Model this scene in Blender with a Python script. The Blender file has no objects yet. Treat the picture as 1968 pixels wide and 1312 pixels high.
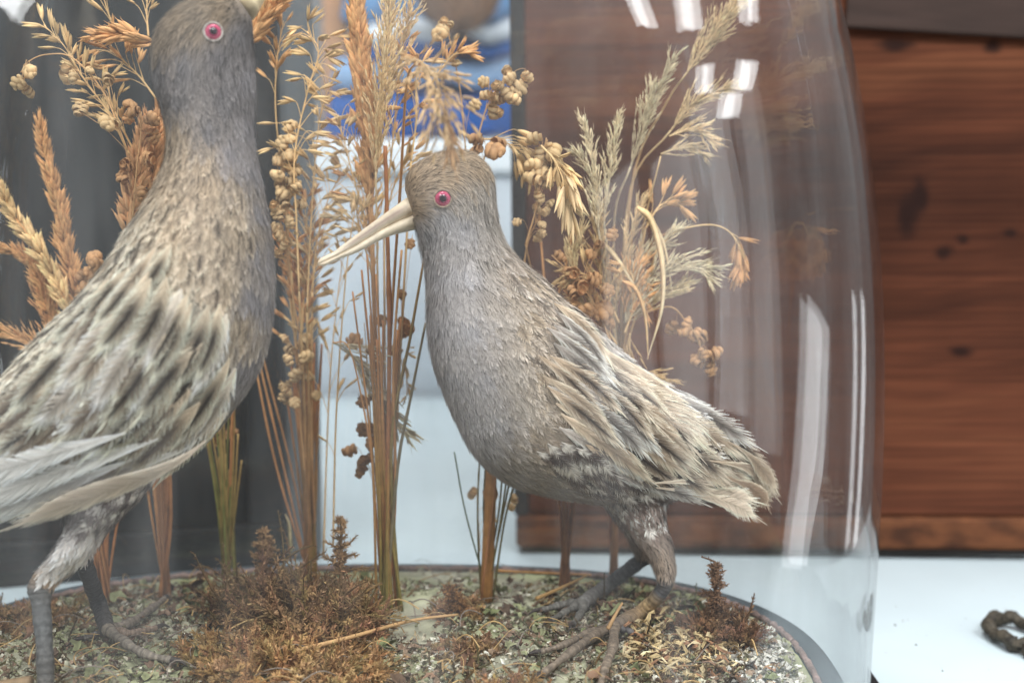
import bpy, math, random
import numpy as np
from mathutils import Vector, Matrix
from mathutils.bvhtree import BVHTree

random.seed(7)
RNG = np.random.default_rng(11)
SC = bpy.context.scene
COL = SC.collection

# ------------------------------------------------------------------ camera
CAM_H = 0.266
PITCH = math.radians(8.0)
FPX = 1968 * 50.0 / 36.0
cam_data = bpy.data.cameras.new('camera')
cam_data.lens = 50.0
cam_data.sensor_width = 36.0
cam_data.clip_start = 0.02
cam_data.clip_end = 60.0
cam_data.dof.use_dof = True
cam_data.dof.focus_distance = 0.645
cam_data.dof.aperture_fstop = 5.6
cam = bpy.data.objects.new('camera', cam_data)
COL.objects.link(cam)
cam.location = (0, 0, CAM_H)
cam.rotation_euler = (math.radians(90) - PITCH, 0, 0)
SC.camera = cam

# ------------------------------------------------------------------ room light
world = bpy.data.worlds.new('World')
SC.world = world
world.use_nodes = True
wn, wl = world.node_tree.nodes, world.node_tree.links
wn.clear()
w_out = wn.new('ShaderNodeOutputWorld')
w_bg = wn.new('ShaderNodeBackground')
w_tc = wn.new('ShaderNodeTexCoord')
w_sep = wn.new('ShaderNodeSeparateXYZ')
w_map = wn.new('ShaderNodeMapRange')
w_map.inputs['From Min'].default_value = -0.25
w_map.inputs['From Max'].default_value = 0.9
w_ramp = wn.new('ShaderNodeValToRGB')
w_ramp.color_ramp.elements[0].color = (0.16, 0.165, 0.17, 1)
w_ramp.color_ramp.elements[1].color = (1.0, 1.06, 1.10, 1)
wl.new(w_tc.outputs['Generated'], w_sep.inputs[0])
wl.new(w_sep.outputs['Z'], w_map.inputs['Value'])
wl.new(w_map.outputs[0], w_ramp.inputs['Fac'])
wl.new(w_ramp.outputs['Color'], w_bg.inputs['Color'])
w_bg.inputs['Strength'].default_value = 0.55
wl.new(w_bg.outputs[0], w_out.inputs['Surface'])


def ceiling_or_fill_lamp(x, y, sx, sy, power, rot=0.0):
    d = bpy.data.lights.new('ceiling_or_fill_lamp', 'AREA')
    d.shape = 'RECTANGLE'
    d.size, d.size_y = sx, sy
    d.energy = power
    d.color = (0.975, 0.995, 1.0)
    o = bpy.data.objects.new('ceiling_or_fill_lamp', d)
    COL.objects.link(o)
    o.location = (x, y, 2.4)
    o.rotation_euler = (0, 0, rot)
    return o


LAMP_P = 12.0
for lx, ly, sx, sy, rz in [(2.95, -2.43, 0.24, 0.62, 0.9), (3.6, -1.6, 0.5, 0.85, 0.9), (4.5, 0.0, 0.55, 0.9, 0.9),
                           (5.15, -2.36, 0.5, 0.85, 0.8), (5.93, -1.23, 0.55, 0.9, 0.8), (6.48, -2.19, 0.55, 0.9, 0.8),
                           (-3.7, -2.2, 0.6, 0.8, 0.3), (-0.15, 1.1, 0.6, 2.0, 0.2)]:  # last entry: unseen fill added to brighten the far table and crate
    ceiling_or_fill_lamp(lx, ly, sx, sy, LAMP_P * sx * sy / 0.35, rz)

for lx, ly in ((-1.1, -1.45), (0.9, -1.5)):  # unseen pair added on the camera side to light the birds' fronts
    ceiling_or_fill_lamp(lx, ly, 1.2, 1.5, 80.0, 0.1)



def window_or_haze_lamp(x, y, z, sy, sz, radiance, tilt=0.0):
    d = bpy.data.lights.new('window_or_haze_light', 'AREA')
    d.shape = 'RECTANGLE'
    d.size, d.size_y = sz, sy
    d.energy = radiance * math.pi * sy * sz
    d.color = (0.95, 0.98, 1.0)
    o = bpy.data.objects.new('window_or_haze_light', d)
    COL.objects.link(o)
    o.matrix_world = Matrix.Translation((x, y, z)) @ Matrix.Rotation(math.radians(tilt), 4, 'X') @ Matrix.Rotation(math.radians(90), 4, 'Y')


window_or_haze_lamp(3.4, 0.55, -0.45, 0.46, 1.25, 4.0, -24)
window_or_haze_lamp(3.4, 2.62, -0.50, 0.42, 1.10, 3.5, -14)
window_or_haze_lamp(4.6, -0.95, 0.65, 0.7, 2.7, 1.0)  # this and the next three: unseen panels added for haze and streaks on the dome
window_or_haze_lamp(4.6, -2.15, 0.75, 1.2, 2.5, 1.7)
window_or_haze_lamp(4.6, -3.9, 0.55, 1.7, 2.6, 1.4)
window_or_haze_lamp(4.6, -6.4, 0.65, 2.4, 2.7, 1.3)

SC.view_settings.view_transform = 'Standard'
SC.view_settings.look = 'None'
SC.view_settings.exposure = 0.36
SC.view_settings.gamma = 1.0
SC.render.engine = 'CYCLES'
SC.cycles.use_denoising = True
SC.cycles.use_adaptive_sampling = True
SC.cycles.adaptive_threshold = 0.025
SC.cycles.max_bounces = 12
SC.cycles.diffuse_bounces = 3
SC.cycles.glossy_bounces = 4
SC.cycles.transmission_bounces = 6
SC.cycles.transparent_max_bounces = 24
SC.cycles.caustics_reflective = False
SC.cycles.caustics_refractive = False
SC.cycles.sample_clamp_indirect = 4.0

# ------------------------------------------------------------------ pixel helpers
CAMV = np.array([0.0, 0.0, CAM_H])
FWD = np.array([0, math.cos(PITCH), -math.sin(PITCH)])
RGT = np.array([1.0, 0, 0])
UPV = np.cross(RGT, FWD)
BASE_Z = 0.03                    # top of the display base above the table


def pray(px, py):
    px, py = np.asarray(px, float), np.asarray(py, float)
    return FWD * FPX + (px[..., None] - 984) * RGT - (py[..., None] - 656) * UPV


def at(px, py, Y):
    d = pray(px, py)
    return CAMV + d * (np.asarray(Y, float) / d[..., 1])[..., None]


def at_z(px, py, z):
    d = pray(px, py)
    return CAMV + d * ((z - CAM_H) / d[..., 2])[..., None]


def to_px(P):
    d = np.asarray(P) - CAMV
    zc = d @ FWD
    return 984 + FPX * (d @ RGT) / zc, 656 - FPX * (d @ UPV) / zc


def lin(r, g, b):
    c = np.array([r, g, b], float) / 255.0
    return np.where(c <= 0.04045, c / 12.92, ((c + 0.055) / 1.055) ** 2.4)


def rgba(c, k=1.0):
    return (float(c[0] * k), float(c[1] * k), float(c[2] * k), 1.0)


def smooth(a, b, x):
    t = np.clip((x - a) / (b - a), 0, 1)
    return t * t * (3 - 2 * t)


def norm(v):
    return v / np.maximum(np.linalg.norm(v, axis=-1, keepdims=True), 1e-12)


def catmull(ctrl, t):
    """Catmull-Rom through ctrl (n,d) at parameters t in 0..1"""
    ctrl = np.asarray(ctrl, float)
    n = len(ctrl)
    x = np.clip(np.asarray(t, float), 0, 1) * (n - 1)
    i = np.clip(np.floor(x).astype(int), 0, n - 2)
    u = (x - i)[:, None]
    e = np.vstack([2 * ctrl[0] - ctrl[1], ctrl, 2 * ctrl[-1] - ctrl[-2]])
    p0, p1, p2, p3 = e[i], e[i + 1], e[i + 2], e[i + 3]
    return 0.5 * (2 * p1 + (p2 - p0) * u + (2 * p0 - 5 * p1 + 4 * p2 - p3) * u ** 2 + (3 * p1 - p0 - 3 * p2 + p3) * u ** 3)


# ------------------------------------------------------------------ mesh collector
class MB:
    def __init__(self):
        self.v, self.f, self.c, self.n = [], [], [], 0

    def add(self, v, f, c=None):
        v = np.asarray(v, float).reshape(-1, 3)
        self.v.append(v)
        for q in f if isinstance(f, list) else [f]:
            self.f.append(np.asarray(q, int) + self.n)
        if c is None:
            c = (0.5, 0.5, 0.5)
        c = np.broadcast_to(np.asarray(c, float), (len(v), 3))
        self.c.append(c)
        self.n += len(v)

    def mesh(self, name, smooth_shade=True):
        me = bpy.data.meshes.new(name)
        V = np.concatenate(self.v)
        flat, starts, totals, pos = [], [], [], 0
        for q in self.f:
            if q.size == 0:
                continue
            k = q.shape[1]
            flat.append(q.ravel())
            starts.append(pos + np.arange(len(q)) * k)
            totals.append(np.full(len(q), k))
            pos += q.size
        flat = np.concatenate(flat)
        starts = np.concatenate(starts)
        totals = np.concatenate(totals)
        me.vertices.add(len(V))
        me.vertices.foreach_set('co', V.astype(np.float32).ravel())
        me.loops.add(len(flat))
        me.loops.foreach_set('vertex_index', flat.astype(np.int32))
        me.polygons.add(len(starts))
        me.polygons.foreach_set('loop_start', starts.astype(np.int32))
        me.polygons.foreach_set('loop_total', totals.astype(np.int32))
        at_ = me.color_attributes.new('Col', 'FLOAT_COLOR', 'POINT')
        C = np.concatenate(self.c)
        C = np.concatenate([C, np.ones((len(C), 1))], 1)
        at_.data.foreach_set('color', C.astype(np.float32).ravel())
        me.update(calc_edges=True)
        me.validate()
        me.polygons.foreach_set('use_smooth', np.full(len(me.polygons), smooth_shade))
        return me

    def build(self, name, mat, parent=None, smooth_shade=True):
        me = self.mesh(name, smooth_shade)
        me.materials.append(mat)
        return link(name, me, parent)


def link(name, data, parent=None):
    o = bpy.data.objects.new(name, data)
    COL.objects.link(o)
    if parent is not None:
        o.parent = parent
        o.matrix_parent_inverse = wmat(parent).inverted()
    return o


def wmat(o):
    m = o.matrix_basis.copy()
    if o.parent is not None:
        m = wmat(o.parent) @ o.matrix_parent_inverse @ m
    return m


def thing(name, loc, label, cat, group=None):
    o = bpy.data.objects.new(name, None)
    o.empty_display_size = 0.01
    COL.objects.link(o)
    o.location = Vector([float(q) for q in loc])
    tag(o, label, cat, group)
    return o


def tag(o, label=None, cat=None, group=None, kind=None):
    if label:
        o['label'] = label
    if cat:
        o['category'] = cat
    if group:
        o['group'] = group
    if kind:
        o['kind'] = kind
    return o


def tube(mb, pts, rad, col, sides=6, cap=True):
    pts = np.asarray(pts, float)
    n = len(pts)
    rad = np.broadcast_to(np.asarray(rad, float), (n,))
    t = norm(np.gradient(pts, axis=0))
    ref = np.array([0.31, 0.93, 0.17])
    a = norm(np.cross(t, ref))
    b = np.cross(t, a)
    th = np.arange(sides) / sides * 2 * math.pi
    V = pts[:, None] + rad[:, None, None] * (np.cos(th)[None, :, None] * a[:, None] + np.sin(th)[None, :, None] * b[:, None])
    V = V.reshape(-1, 3)
    i, j = np.meshgrid(np.arange(n - 1), np.arange(sides), indexing='ij')
    j2 = (j + 1) % sides
    F = np.stack([i * sides + j, i * sides + j2, (i + 1) * sides + j2, (i + 1) * sides + j], -1).reshape(-1, 4)
    c = np.asarray(col, float)
    if c.ndim == 2:
        c = np.repeat(c, sides, 0)
    fl = [F]
    if cap:
        V = np.vstack([V, pts[:1], pts[-1:]])
        k = np.arange(sides)
        k2 = (k + 1) % sides
        fl.append(np.stack([k2, k, np.full(sides, n * sides)], -1))
        fl.append(np.stack([(n - 1) * sides + k, (n - 1) * sides + k2, np.full(sides, n * sides + 1)], -1))
        if c.ndim == 2:
            c = np.vstack([c, c[:1], c[-1:]])
    mb.add(V, fl, c)


def box(mb, lo, hi, col=(0.5, 0.5, 0.5)):
    x0, y0, z0 = lo
    x1, y1, z1 = hi
    V = [(x0, y0, z0), (x1, y0, z0), (x1, y1, z0), (x0, y1, z0), (x0, y0, z1), (x1, y0, z1), (x1, y1, z1), (x0, y1, z1)]
    F = np.array([(3, 2, 1, 0), (4, 5, 6, 7), (0, 1, 5, 4), (1, 2, 6, 5), (2, 3, 7, 6), (3, 0, 4, 7)])
    mb.add(V, F, col)


def bevel(o, w, seg=2):
    m = o.modifiers.new('bevel', 'BEVEL')
    m.width = w
    m.segments = seg
    m.limit_method = 'ANGLE'
    return o


# ------------------------------------------------------------------ materials
def new_mat(name):
    m = bpy.data.materials.new(name)
    m.use_nodes = True
    nt = m.node_tree
    return m, nt.nodes, nt.links, nt.nodes['Principled BSDF']


def mat_vcol(name, rough=0.8, spec=0.2, var=0.0, sheen=0.0, transl=0.0, noise_scale=0.0, noise_amt=0.0, bump=0.0):
    m, N, L, P = new_mat(name)
    a = N.new('ShaderNodeAttribute')
    a.attribute_name = 'Col'
    col = a.outputs['Color']
    if var:
        oi = N.new('ShaderNodeObjectInfo')
        mr = N.new('ShaderNodeMapRange')
        mr.inputs['To Min'].default_value = 1 - var
        mr.inputs['To Max'].default_value = 1 + var
        L.new(oi.outputs['Random'], mr.inputs['Value'])
        hs = N.new('ShaderNodeHueSaturation')
        L.new(mr.outputs[0], hs.inputs['Value'])
        L.new(col, hs.inputs['Color'])
        col = hs.outputs['Color']
    if noise_scale:
        tc = N.new('ShaderNodeTexCoord')
        nz = N.new('ShaderNodeTexNoise')
        nz.inputs['Scale'].default_value = noise_scale
        nz.inputs['Detail'].default_value = 4
        L.new(tc.outputs['Object'], nz.inputs['Vector'])
        mr = N.new('ShaderNodeMapRange')
        mr.inputs['From Min'].default_value = 0.3
        mr.inputs['From Max'].default_value = 0.7
        mr.inputs['To Min'].default_value = 1 - noise_amt
        mr.inputs['To Max'].default_value = 1 + noise_amt
        L.new(nz.outputs['Fac'], mr.inputs['Value'])
        hs = N.new('ShaderNodeHueSaturation')
        L.new(mr.outputs[0], hs.inputs['Value'])
        L.new(col, hs.inputs['Color'])
        col = hs.outputs['Color']
        if bump:
            bp = N.new('ShaderNodeBump')
            bp.inputs['Strength'].default_value = bump
            bp.inputs['Distance'].default_value = 0.001
            L.new(nz.outputs['Fac'], bp.inputs['Height'])
            L.new(bp.outputs[0], P.inputs['Normal'])
    L.new(col, P.inputs['Base Color'])
    P.inputs['Roughness'].default_value = rough
    P.inputs['Specular IOR Level'].default_value = spec
    if sheen:
        P.inputs['Sheen Weight'].default_value = sheen
        P.inputs['Sheen Roughness'].default_value = 0.5
    if transl:
        t = N.new('ShaderNodeBsdfTranslucent')
        L.new(col, t.inputs['Color'])
        mx = N.new('ShaderNodeMixShader')
        mx.inputs['Fac'].default_value = transl
        L.new(P.outputs[0], mx.inputs[1])
        L.new(t.outputs[0], mx.inputs[2])
        L.new(mx.outputs[0], N['Material Output'].inputs['Surface'])
    return m


def mat_plain(name, col, rough=0.6, spec=0.3, noise=0.0, scale=20.0, col2=None, bump=0.0, metal=0.0, stretch=(1, 1, 1)):
    m, N, L, P = new_mat(name)
    P.inputs['Roughness'].default_value = rough
    P.inputs['Specular IOR Level'].default_value = spec
    P.inputs['Metallic'].default_value = metal
    P.inputs['Base Color'].default_value = rgba(col)
    if noise or col2 is not None:
        tc = N.new('ShaderNodeTexCoord')
        mp = N.new('ShaderNodeMapping')
        mp.inputs['Scale'].default_value = stretch
        nz = N.new('ShaderNodeTexNoise')
        nz.inputs['Scale'].default_value = scale
        nz.inputs['Detail'].default_value = 6
        L.new(tc.outputs['Object'], mp.inputs[0])
        L.new(mp.outputs[0], nz.inputs['Vector'])
        rp = N.new('ShaderNodeValToRGB')
        c2 = np.asarray(col) * (1 - noise) if col2 is None else np.asarray(col2)
        rp.color_ramp.elements[0].position = 0.35
        rp.color_ramp.elements[1].position = 0.65
        rp.color_ramp.elements[0].color = rgba(c2)
        rp.color_ramp.elements[1].color = rgba(col)
        L.new(nz.outputs['Fac'], rp.inputs['Fac'])
        L.new(rp.outputs['Color'], P.inputs['Base Color'])
        if bump:
            bp = N.new('ShaderNodeBump')
            bp.inputs['Strength'].default_value = bump
            bp.inputs['Distance'].default_value = 0.002
            L.new(nz.outputs['Fac'], bp.inputs['Height'])
            L.new(bp.outputs[0], P.inputs['Normal'])
    return m


M_FEATHER = mat_vcol('feather', rough=0.8, spec=0.1, sheen=0.04, transl=0.1)
M_SKIN = mat_vcol('bird_skin', rough=0.9, spec=0.1, noise_scale=180, noise_amt=0.2)
M_LEG = mat_vcol('leg_scales', rough=0.6, spec=0.35, noise_scale=500, noise_amt=0.35, bump=0.6)
M_BILL = mat_vcol('bill_horn', rough=0.38, spec=0.4, noise_scale=160, noise_amt=0.1)
M_STRAW = mat_vcol('dry_straw', rough=0.6, spec=0.3, var=0.18, transl=0.18, noise_scale=220, noise_amt=0.15)
M_MOSS = mat_vcol('dry_moss', rough=0.9, spec=0.1, transl=0.15)
M_LICHEN = mat_vcol('lichen', rough=0.9, spec=0.1)
M_GROUND = mat_vcol('groundwork', rough=0.95, spec=0.1, noise_scale=120, noise_amt=0.2, bump=0.5)


def mat_glass():
    m, N, L, P = new_mat('dome_glass')
    N.remove(P)
    lw = N.new('ShaderNodeLayerWeight')
    lw.inputs['Blend'].default_value = 0.5
    pw = N.new('ShaderNodeMath')
    pw.operation = 'POWER'
    pw.inputs[1].default_value = 5.0
    L.new(lw.outputs['Facing'], pw.inputs[0])
    ma = N.new('ShaderNodeMath')
    ma.operation = 'MULTIPLY_ADD'
    ma.inputs[1].default_value = 0.958
    ma.inputs[2].default_value = 0.042
    L.new(pw.outputs[0], ma.inputs[0])
    # a few slow waves of hand-blown glass
    tc = N.new('ShaderNodeTexCoord')
    mp = N.new('ShaderNodeMapping')
    mp.inputs['Scale'].default_value = (26, 26, 5)
    nz = N.new('ShaderNodeTexNoise')
    nz.inputs['Scale'].default_value = 1.0
    nz.inputs['Detail'].default_value = 1.5
    L.new(tc.outputs['Object'], mp.inputs[0])
    L.new(mp.outputs[0], nz.inputs['Vector'])
    bp = N.new('ShaderNodeBump')
    bp.inputs['Strength'].default_value = 0.34
    bp.inputs['Distance'].default_value = 0.004
    L.new(nz.outputs['Fac'], bp.inputs['Height'])
    gl = N.new('ShaderNodeBsdfGlossy')
    gl.inputs['Roughness'].default_value = 0.015
    L.new(bp.outputs[0], gl.inputs['Normal'])
    tr = N.new('ShaderNodeBsdfTransparent')
    tr.inputs['Color'].default_value = (0.988, 0.992, 0.992, 1)
    mx = N.new('ShaderNodeMixShader')
    L.new(ma.outputs[0], mx.inputs['Fac'])
    L.new(tr.outputs[0], mx.inputs[1])
    L.new(gl.outputs[0], mx.inputs[2])
    # thin film of dust with wipe streaks
    mp2 = N.new('ShaderNodeMapping')
    mp2.inputs['Scale'].default_value = (60, 60, 9)
    mp2.inputs['Rotation'].default_value = (0.2, 0.35, 0)
    nd = N.new('ShaderNodeTexNoise')
    nd.inputs['Scale'].default_value = 1.0
    nd.inputs['Detail'].default_value = 5
    L.new(tc.outputs['Object'], mp2.inputs[0])
    L.new(mp2.outputs[0], nd.inputs['Vector'])
    dr = N.new('ShaderNodeMapRange')
    dr.inputs['From Min'].default_value = 0.42
    dr.inputs['From Max'].default_value = 0.85
    dr.inputs['To Min'].default_value = 0.005
    dr.inputs['To Max'].default_value = 0.06
    L.new(nd.outputs['Fac'], dr.inputs['Value'])
    df = N.new('ShaderNodeBsdfDiffuse')
    df.inputs['Color'].default_value = (0.7, 0.7, 0.7, 1)
    m2 = N.new('ShaderNodeMixShader')
    L.new(dr.outputs[0], m2.inputs['Fac'])
    L.new(mx.outputs[0], m2.inputs[1])
    L.new(df.outputs[0], m2.inputs[2])
    L.new(m2.outputs[0], N['Material Output'].inputs['Surface'])
    return m


KNOTS = []
for kx_, ky_, a_, b_ in [(1748, 415, 0.006, 0.013), (1770, 390, 0.005, 0.012), (1842, 678, 0.008, 0.004), (1815, 490, 0.006, 0.004), (1850, 468, 0.004, 0.003),
                         (1728, 95, 0.011, 0.004), (1912, 100, 0.006, 0.005), (1940, 455, 0.006, 0.003)]:
    KP, KA = at(kx_, ky_, 0.895), at_z(992, 1063, 0.0)
    KNOTS.append((float(KP[0] - KA[0]), float(KP[2]), a_, b_))


def mat_wood():
    m, N, L, P = new_mat('stained_pine')
    tc = N.new('ShaderNodeTexCoord')
    mp = N.new('ShaderNodeMapping')
    mp.inputs['Scale'].default_value = (1.6, 8, 26)
    L.new(tc.outputs['Object'], mp.inputs[0])
    # broad growth bands, bent by noise
    nw = N.new('ShaderNodeTexNoise')
    nw.inputs['Scale'].default_value = 5.0
    nw.inputs['Detail'].default_value = 2
    L.new(tc.outputs['Object'], nw.inputs['Vector'])
    add = N.new('ShaderNodeVectorMath')
    add.operation = 'MULTIPLY_ADD'
    add.inputs[1].default_value = (0, 0, 1.6)
    L.new(nw.outputs['Color'], add.inputs[0])
    L.new(mp.outputs[0], add.inputs[2])
    n1 = N.new('ShaderNodeTexNoise')
    n1.inputs['Scale'].default_value = 1.0
    n1.inputs['Detail'].default_value = 7
    n1.inputs['Roughness'].default_value = 0.62
    L.new(add.outputs[0], n1.inputs['Vector'])
    r1 = N.new('ShaderNodeValToRGB')
    e = r1.color_ramp.elements
    e[0].position, e[1].position = 0.3, 0.72
    e[0].color = rgba(lin(58, 32, 22))
    e[1].color = rgba(lin(114, 68, 45))
    mid = e.new(0.5)
    mid.color = rgba(lin(90, 50, 33))
    L.new(n1.outputs['Fac'], r1.inputs['Fac'])
    # fine grain lines
    mp2 = N.new('ShaderNodeMapping')
    mp2.inputs['Scale'].default_value = (6, 30, 420)
    L.new(tc.outputs['Object'], mp2.inputs[0])
    n2 = N.new('ShaderNodeTexNoise')
    n2.inputs['Scale'].default_value = 1.0
    n2.inputs['Detail'].default_value = 3
    L.new(mp2.outputs[0], n2.inputs['Vector'])
    mr = N.new('ShaderNodeMapRange')
    mr.inputs['From Min'].default_value = 0.35
    mr.inputs['From Max'].default_value = 0.65
    mr.inputs['To Min'].default_value = 0.70
    mr.inputs['To Max'].default_value = 1.18
    L.new(n2.outputs['Fac'], mr.inputs['Value'])
    n3k = N.new('ShaderNodeTexNoise')
    n3k.inputs['Scale'].default_value = 60.0
    n3k.inputs['Detail'].default_value = 3
    L.new(tc.outputs['Object'], n3k.inputs['Vector'])
    # dark handling stains
    n3 = N.new('ShaderNodeTexNoise')
    n3.inputs['Scale'].default_value = 7.0
    n3.inputs['Detail'].default_value = 3
    L.new(tc.outputs['Object'], n3.inputs['Vector'])
    m3 = N.new('ShaderNodeMapRange')
    m3.inputs['From Min'].default_value = 0.35
    m3.inputs['From Max'].default_value = 0.62
    m3.inputs['To Min'].default_value = 0.62
    m3.inputs['To Max'].default_value = 1.05
    L.new(n3.outputs['Fac'], m3.inputs['Value'])
    mu = N.new('ShaderNodeMath')
    mu.operation = 'MULTIPLY'
    L.new(mr.outputs[0], mu.inputs[0])
    L.new(m3.outputs[0], mu.inputs[1])
    hs = N.new('ShaderNodeHueSaturation')
    L.new(mu.outputs[0], hs.inputs['Value'])
    L.new(r1.outputs['Color'], hs.inputs['Color'])
    last = hs.outputs['Color']
    # knots: dark hearts with a soft halo, in board coordinates
    for kx, kz, sx_, sz_ in KNOTS:
        mk = N.new('ShaderNodeMapping')
        mk.vector_type = 'TEXTURE'
        mk.inputs['Location'].default_value = (kx, 0, kz)
        mk.inputs['Scale'].default_value = (sx_, 1, sz_)
        dv = N.new('ShaderNodeVectorMath')
        dv.operation = 'MULTIPLY_ADD'
        dv.inputs[1].default_value = (sx_ * 1.6, 0, sz_ * 1.6)
        dv.inputs[2].default_value = (-sx_ * 0.8, 0, -sz_ * 0.8)
        L.new(n3k.outputs['Color'], dv.inputs[0])
        av = N.new('ShaderNodeVectorMath')
        av.operation = 'ADD'
        L.new(dv.outputs[0], av.inputs[0])
        L.new(tc.outputs['Object'], av.inputs[1])
        L.new(av.outputs[0], mk.inputs[0])
        ln = N.new('ShaderNodeVectorMath')
        ln.operation = 'LENGTH'
        L.new(mk.outputs[0], ln.inputs[0])
        mm = N.new('ShaderNodeMapRange')
        mm.interpolation_type = 'SMOOTHSTEP'
        mm.inputs['From Min'].default_value = 1.5
        mm.inputs['From Max'].default_value = 0.3
        mm.inputs['To Max'].default_value = 0.92
        L.new(ln.outputs['Value'], mm.inputs['Value'])
        mc = N.new('ShaderNodeMix')
        mc.data_type = 'RGBA'
        mc.inputs['B'].default_value = rgba(lin(34, 18, 14))
        L.new(mm.outputs[0], mc.inputs['Factor'])
        L.new(last, mc.inputs['A'])
        last = mc.outputs['Result']
    L.new(last, P.inputs['Base Color'])
    P.inputs['Roughness'].default_value = 0.6
    P.inputs['Specular IOR Level'].default_value = 0.12
    bp = N.new('ShaderNodeBump')
    bp.inputs['Strength'].default_value = 0.25
    bp.inputs['Distance'].default_value = 0.0006
    L.new(n2.outputs['Fac'], bp.inputs['Height'])
    L.new(bp.outputs[0], P.inputs['Normal'])
    return m


def mat_table():
    m, N, L, P = new_mat('white_laminate')
    tc = N.new('ShaderNodeTexCoord')
    n1 = N.new('ShaderNodeTexNoise')
    n1.inputs['Scale'].default_value = 9
    n1.inputs['Detail'].default_value = 6
    L.new(tc.outputs['Object'], n1.inputs['Vector'])
    r = N.new('ShaderNodeValToRGB')
    r.color_ramp.elements[0].position = 0.3
    r.color_ramp.elements[1].position = 0.6
    r.color_ramp.elements[0].color = (0.47, 0.54, 0.567, 1)
    r.color_ramp.elements[1].color = (0.51, 0.585, 0.615, 1)
    L.new(n1.outputs['Fac'], r.inputs['Fac'])
    # scuffs and specks
    n2 = N.new('ShaderNodeTexNoise')
    n2.inputs['Scale'].default_value = 140
    n2.inputs['Detail'].default_value = 2
    L.new(tc.outputs['Object'], n2.inputs['Vector'])
    m2 = N.new('ShaderNodeMapRange')
    m2.inputs['From Min'].default_value = 0.70
    m2.inputs['From Max'].default_value = 0.78
    L.new(n2.outputs['Fac'], m2.inputs['Value'])
    mp3 = N.new('ShaderNodeMapping')
    mp3.inputs['Scale'].default_value = (8, 90, 1)
    mp3.inputs['Rotation'].default_value = (0, 0, 0.25)
    L.new(tc.outputs['Object'], mp3.inputs[0])
    n3 = N.new('ShaderNodeTexNoise')
    n3.inputs['Scale'].default_value = 1
    n3.inputs['Detail'].default_value = 3
    L.new(mp3.outputs[0], n3.inputs['Vector'])
    m3 = N.new('ShaderNodeMapRange')
    m3.inputs['From Min'].default_value = 0.66
    m3.inputs['From Max'].default_value = 0.8
    m3.inputs['To Max'].default_value = 0.5
    L.new(n3.outputs['Fac'], m3.inputs['Value'])
    mx = N.new('ShaderNodeMath')
    mx.operation = 'MAXIMUM'
    L.new(m2.outputs[0], mx.inputs[0])
    L.new(m3.outputs[0], mx.inputs[1])
    mc = N.new('ShaderNodeMix')
    mc.data_type = 'RGBA'
    mc.inputs['B'].default_value = (0.45, 0.46, 0.45, 1)
    L.new(mx.outputs[0], mc.inputs['Factor'])
    L.new(r.outputs['Color'], mc.inputs['A'])
    L.new(mc.outputs['Result'], P.inputs['Base Color'])
    P.inputs['Roughness'].default_value = 0.5
    P.inputs['Specular IOR Level'].default_value = 0.3
    return m

# ------------------------------------------------------------------ table and background
mb = MB()
box(mb, (-1.2, 0.40, -0.03), (0.47, 1.475, 0.0))
table = mb.build('table', mat_table(), None, False)
bevel(table, 0.004)
tag(table, 'white laminate table top under the glass dome', 'table', kind='structure')

# wooden box on the right, behind the dome
M_WOOD = mat_wood()
M_WOOD_DARK = mat_plain('dark_stained_wood', lin(62, 46, 40), 0.6, 0.25, 0.35, 14, stretch=(1, 1, 8), bump=0.2)
M_WOOD_WORN = mat_plain('worn_wood_edge', lin(112, 70, 46), 0.8, 0.12, scale=38, col2=lin(66, 42, 31), bump=0.5, stretch=(1, 1, 2))
M_BLACKEDGE = mat_plain('dark_edge', lin(40, 36, 34), 0.7, 0.2, 0.3, 40)
A = at_z(992, 1063, 0.0)
Bq = at_z(1968, 1078, 0.0)
yaw = math.atan2(Bq[1] - A[1], Bq[0] - A[0])
wb = thing('wooden_box', A, 'old reddish brown stained pine box standing behind the glass dome', 'box')
wb.rotation_euler = (math.radians(-1.0), math.radians(-0.6), yaw)


def local_box(name, lo, hi, mat, parent, bev=0.0015):
    m_ = MB()
    box(m_, lo, hi)
    me = m_.mesh(name, False)
    me.materials.append(mat)
    o = bpy.data.objects.new(name, me)
    COL.objects.link(o)
    o.parent = parent
    if bev:
        bevel(o, bev)
    return o


WBX = 0.43
fb = local_box('front_board', (0.008, 0.0, 0.026), (WBX, 0.014, 0.40), M_WOOD, wb)
sb = local_box('side_board', (0.0, 0.0145, 0.004), (0.0135, 0.30, 0.40), M_WOOD_DARK, wb)
local_box('corner_strip', (-0.001, -0.0015, 0.026), (0.0078, 0.0142, 0.40), M_BLACKEDGE, wb, 0.001)
local_box('bottom_rail', (0.0, -0.002, 0.004), (WBX, 0.0142, 0.0255), M_WOOD_WORN, wb, 0.003)
local_box('foot_strip', (0.003, 0.001, 0.0), (WBX, 0.012, 0.0038), M_BLACKEDGE, wb, 0.0)
local_box('back_board', (0.0137, 0.286, 0.004), (WBX, 0.30, 0.40), M_WOOD_DARK, wb)
lid = local_box('lid', (0.205, -0.007, 0.0), (WBX, -0.0025, 0.06), M_WOOD_DARK, wb, 0.002)
lid.location = (0, 0, 0.3475)
lid.rotation_euler = (0, math.radians(4.2), 0)
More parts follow.
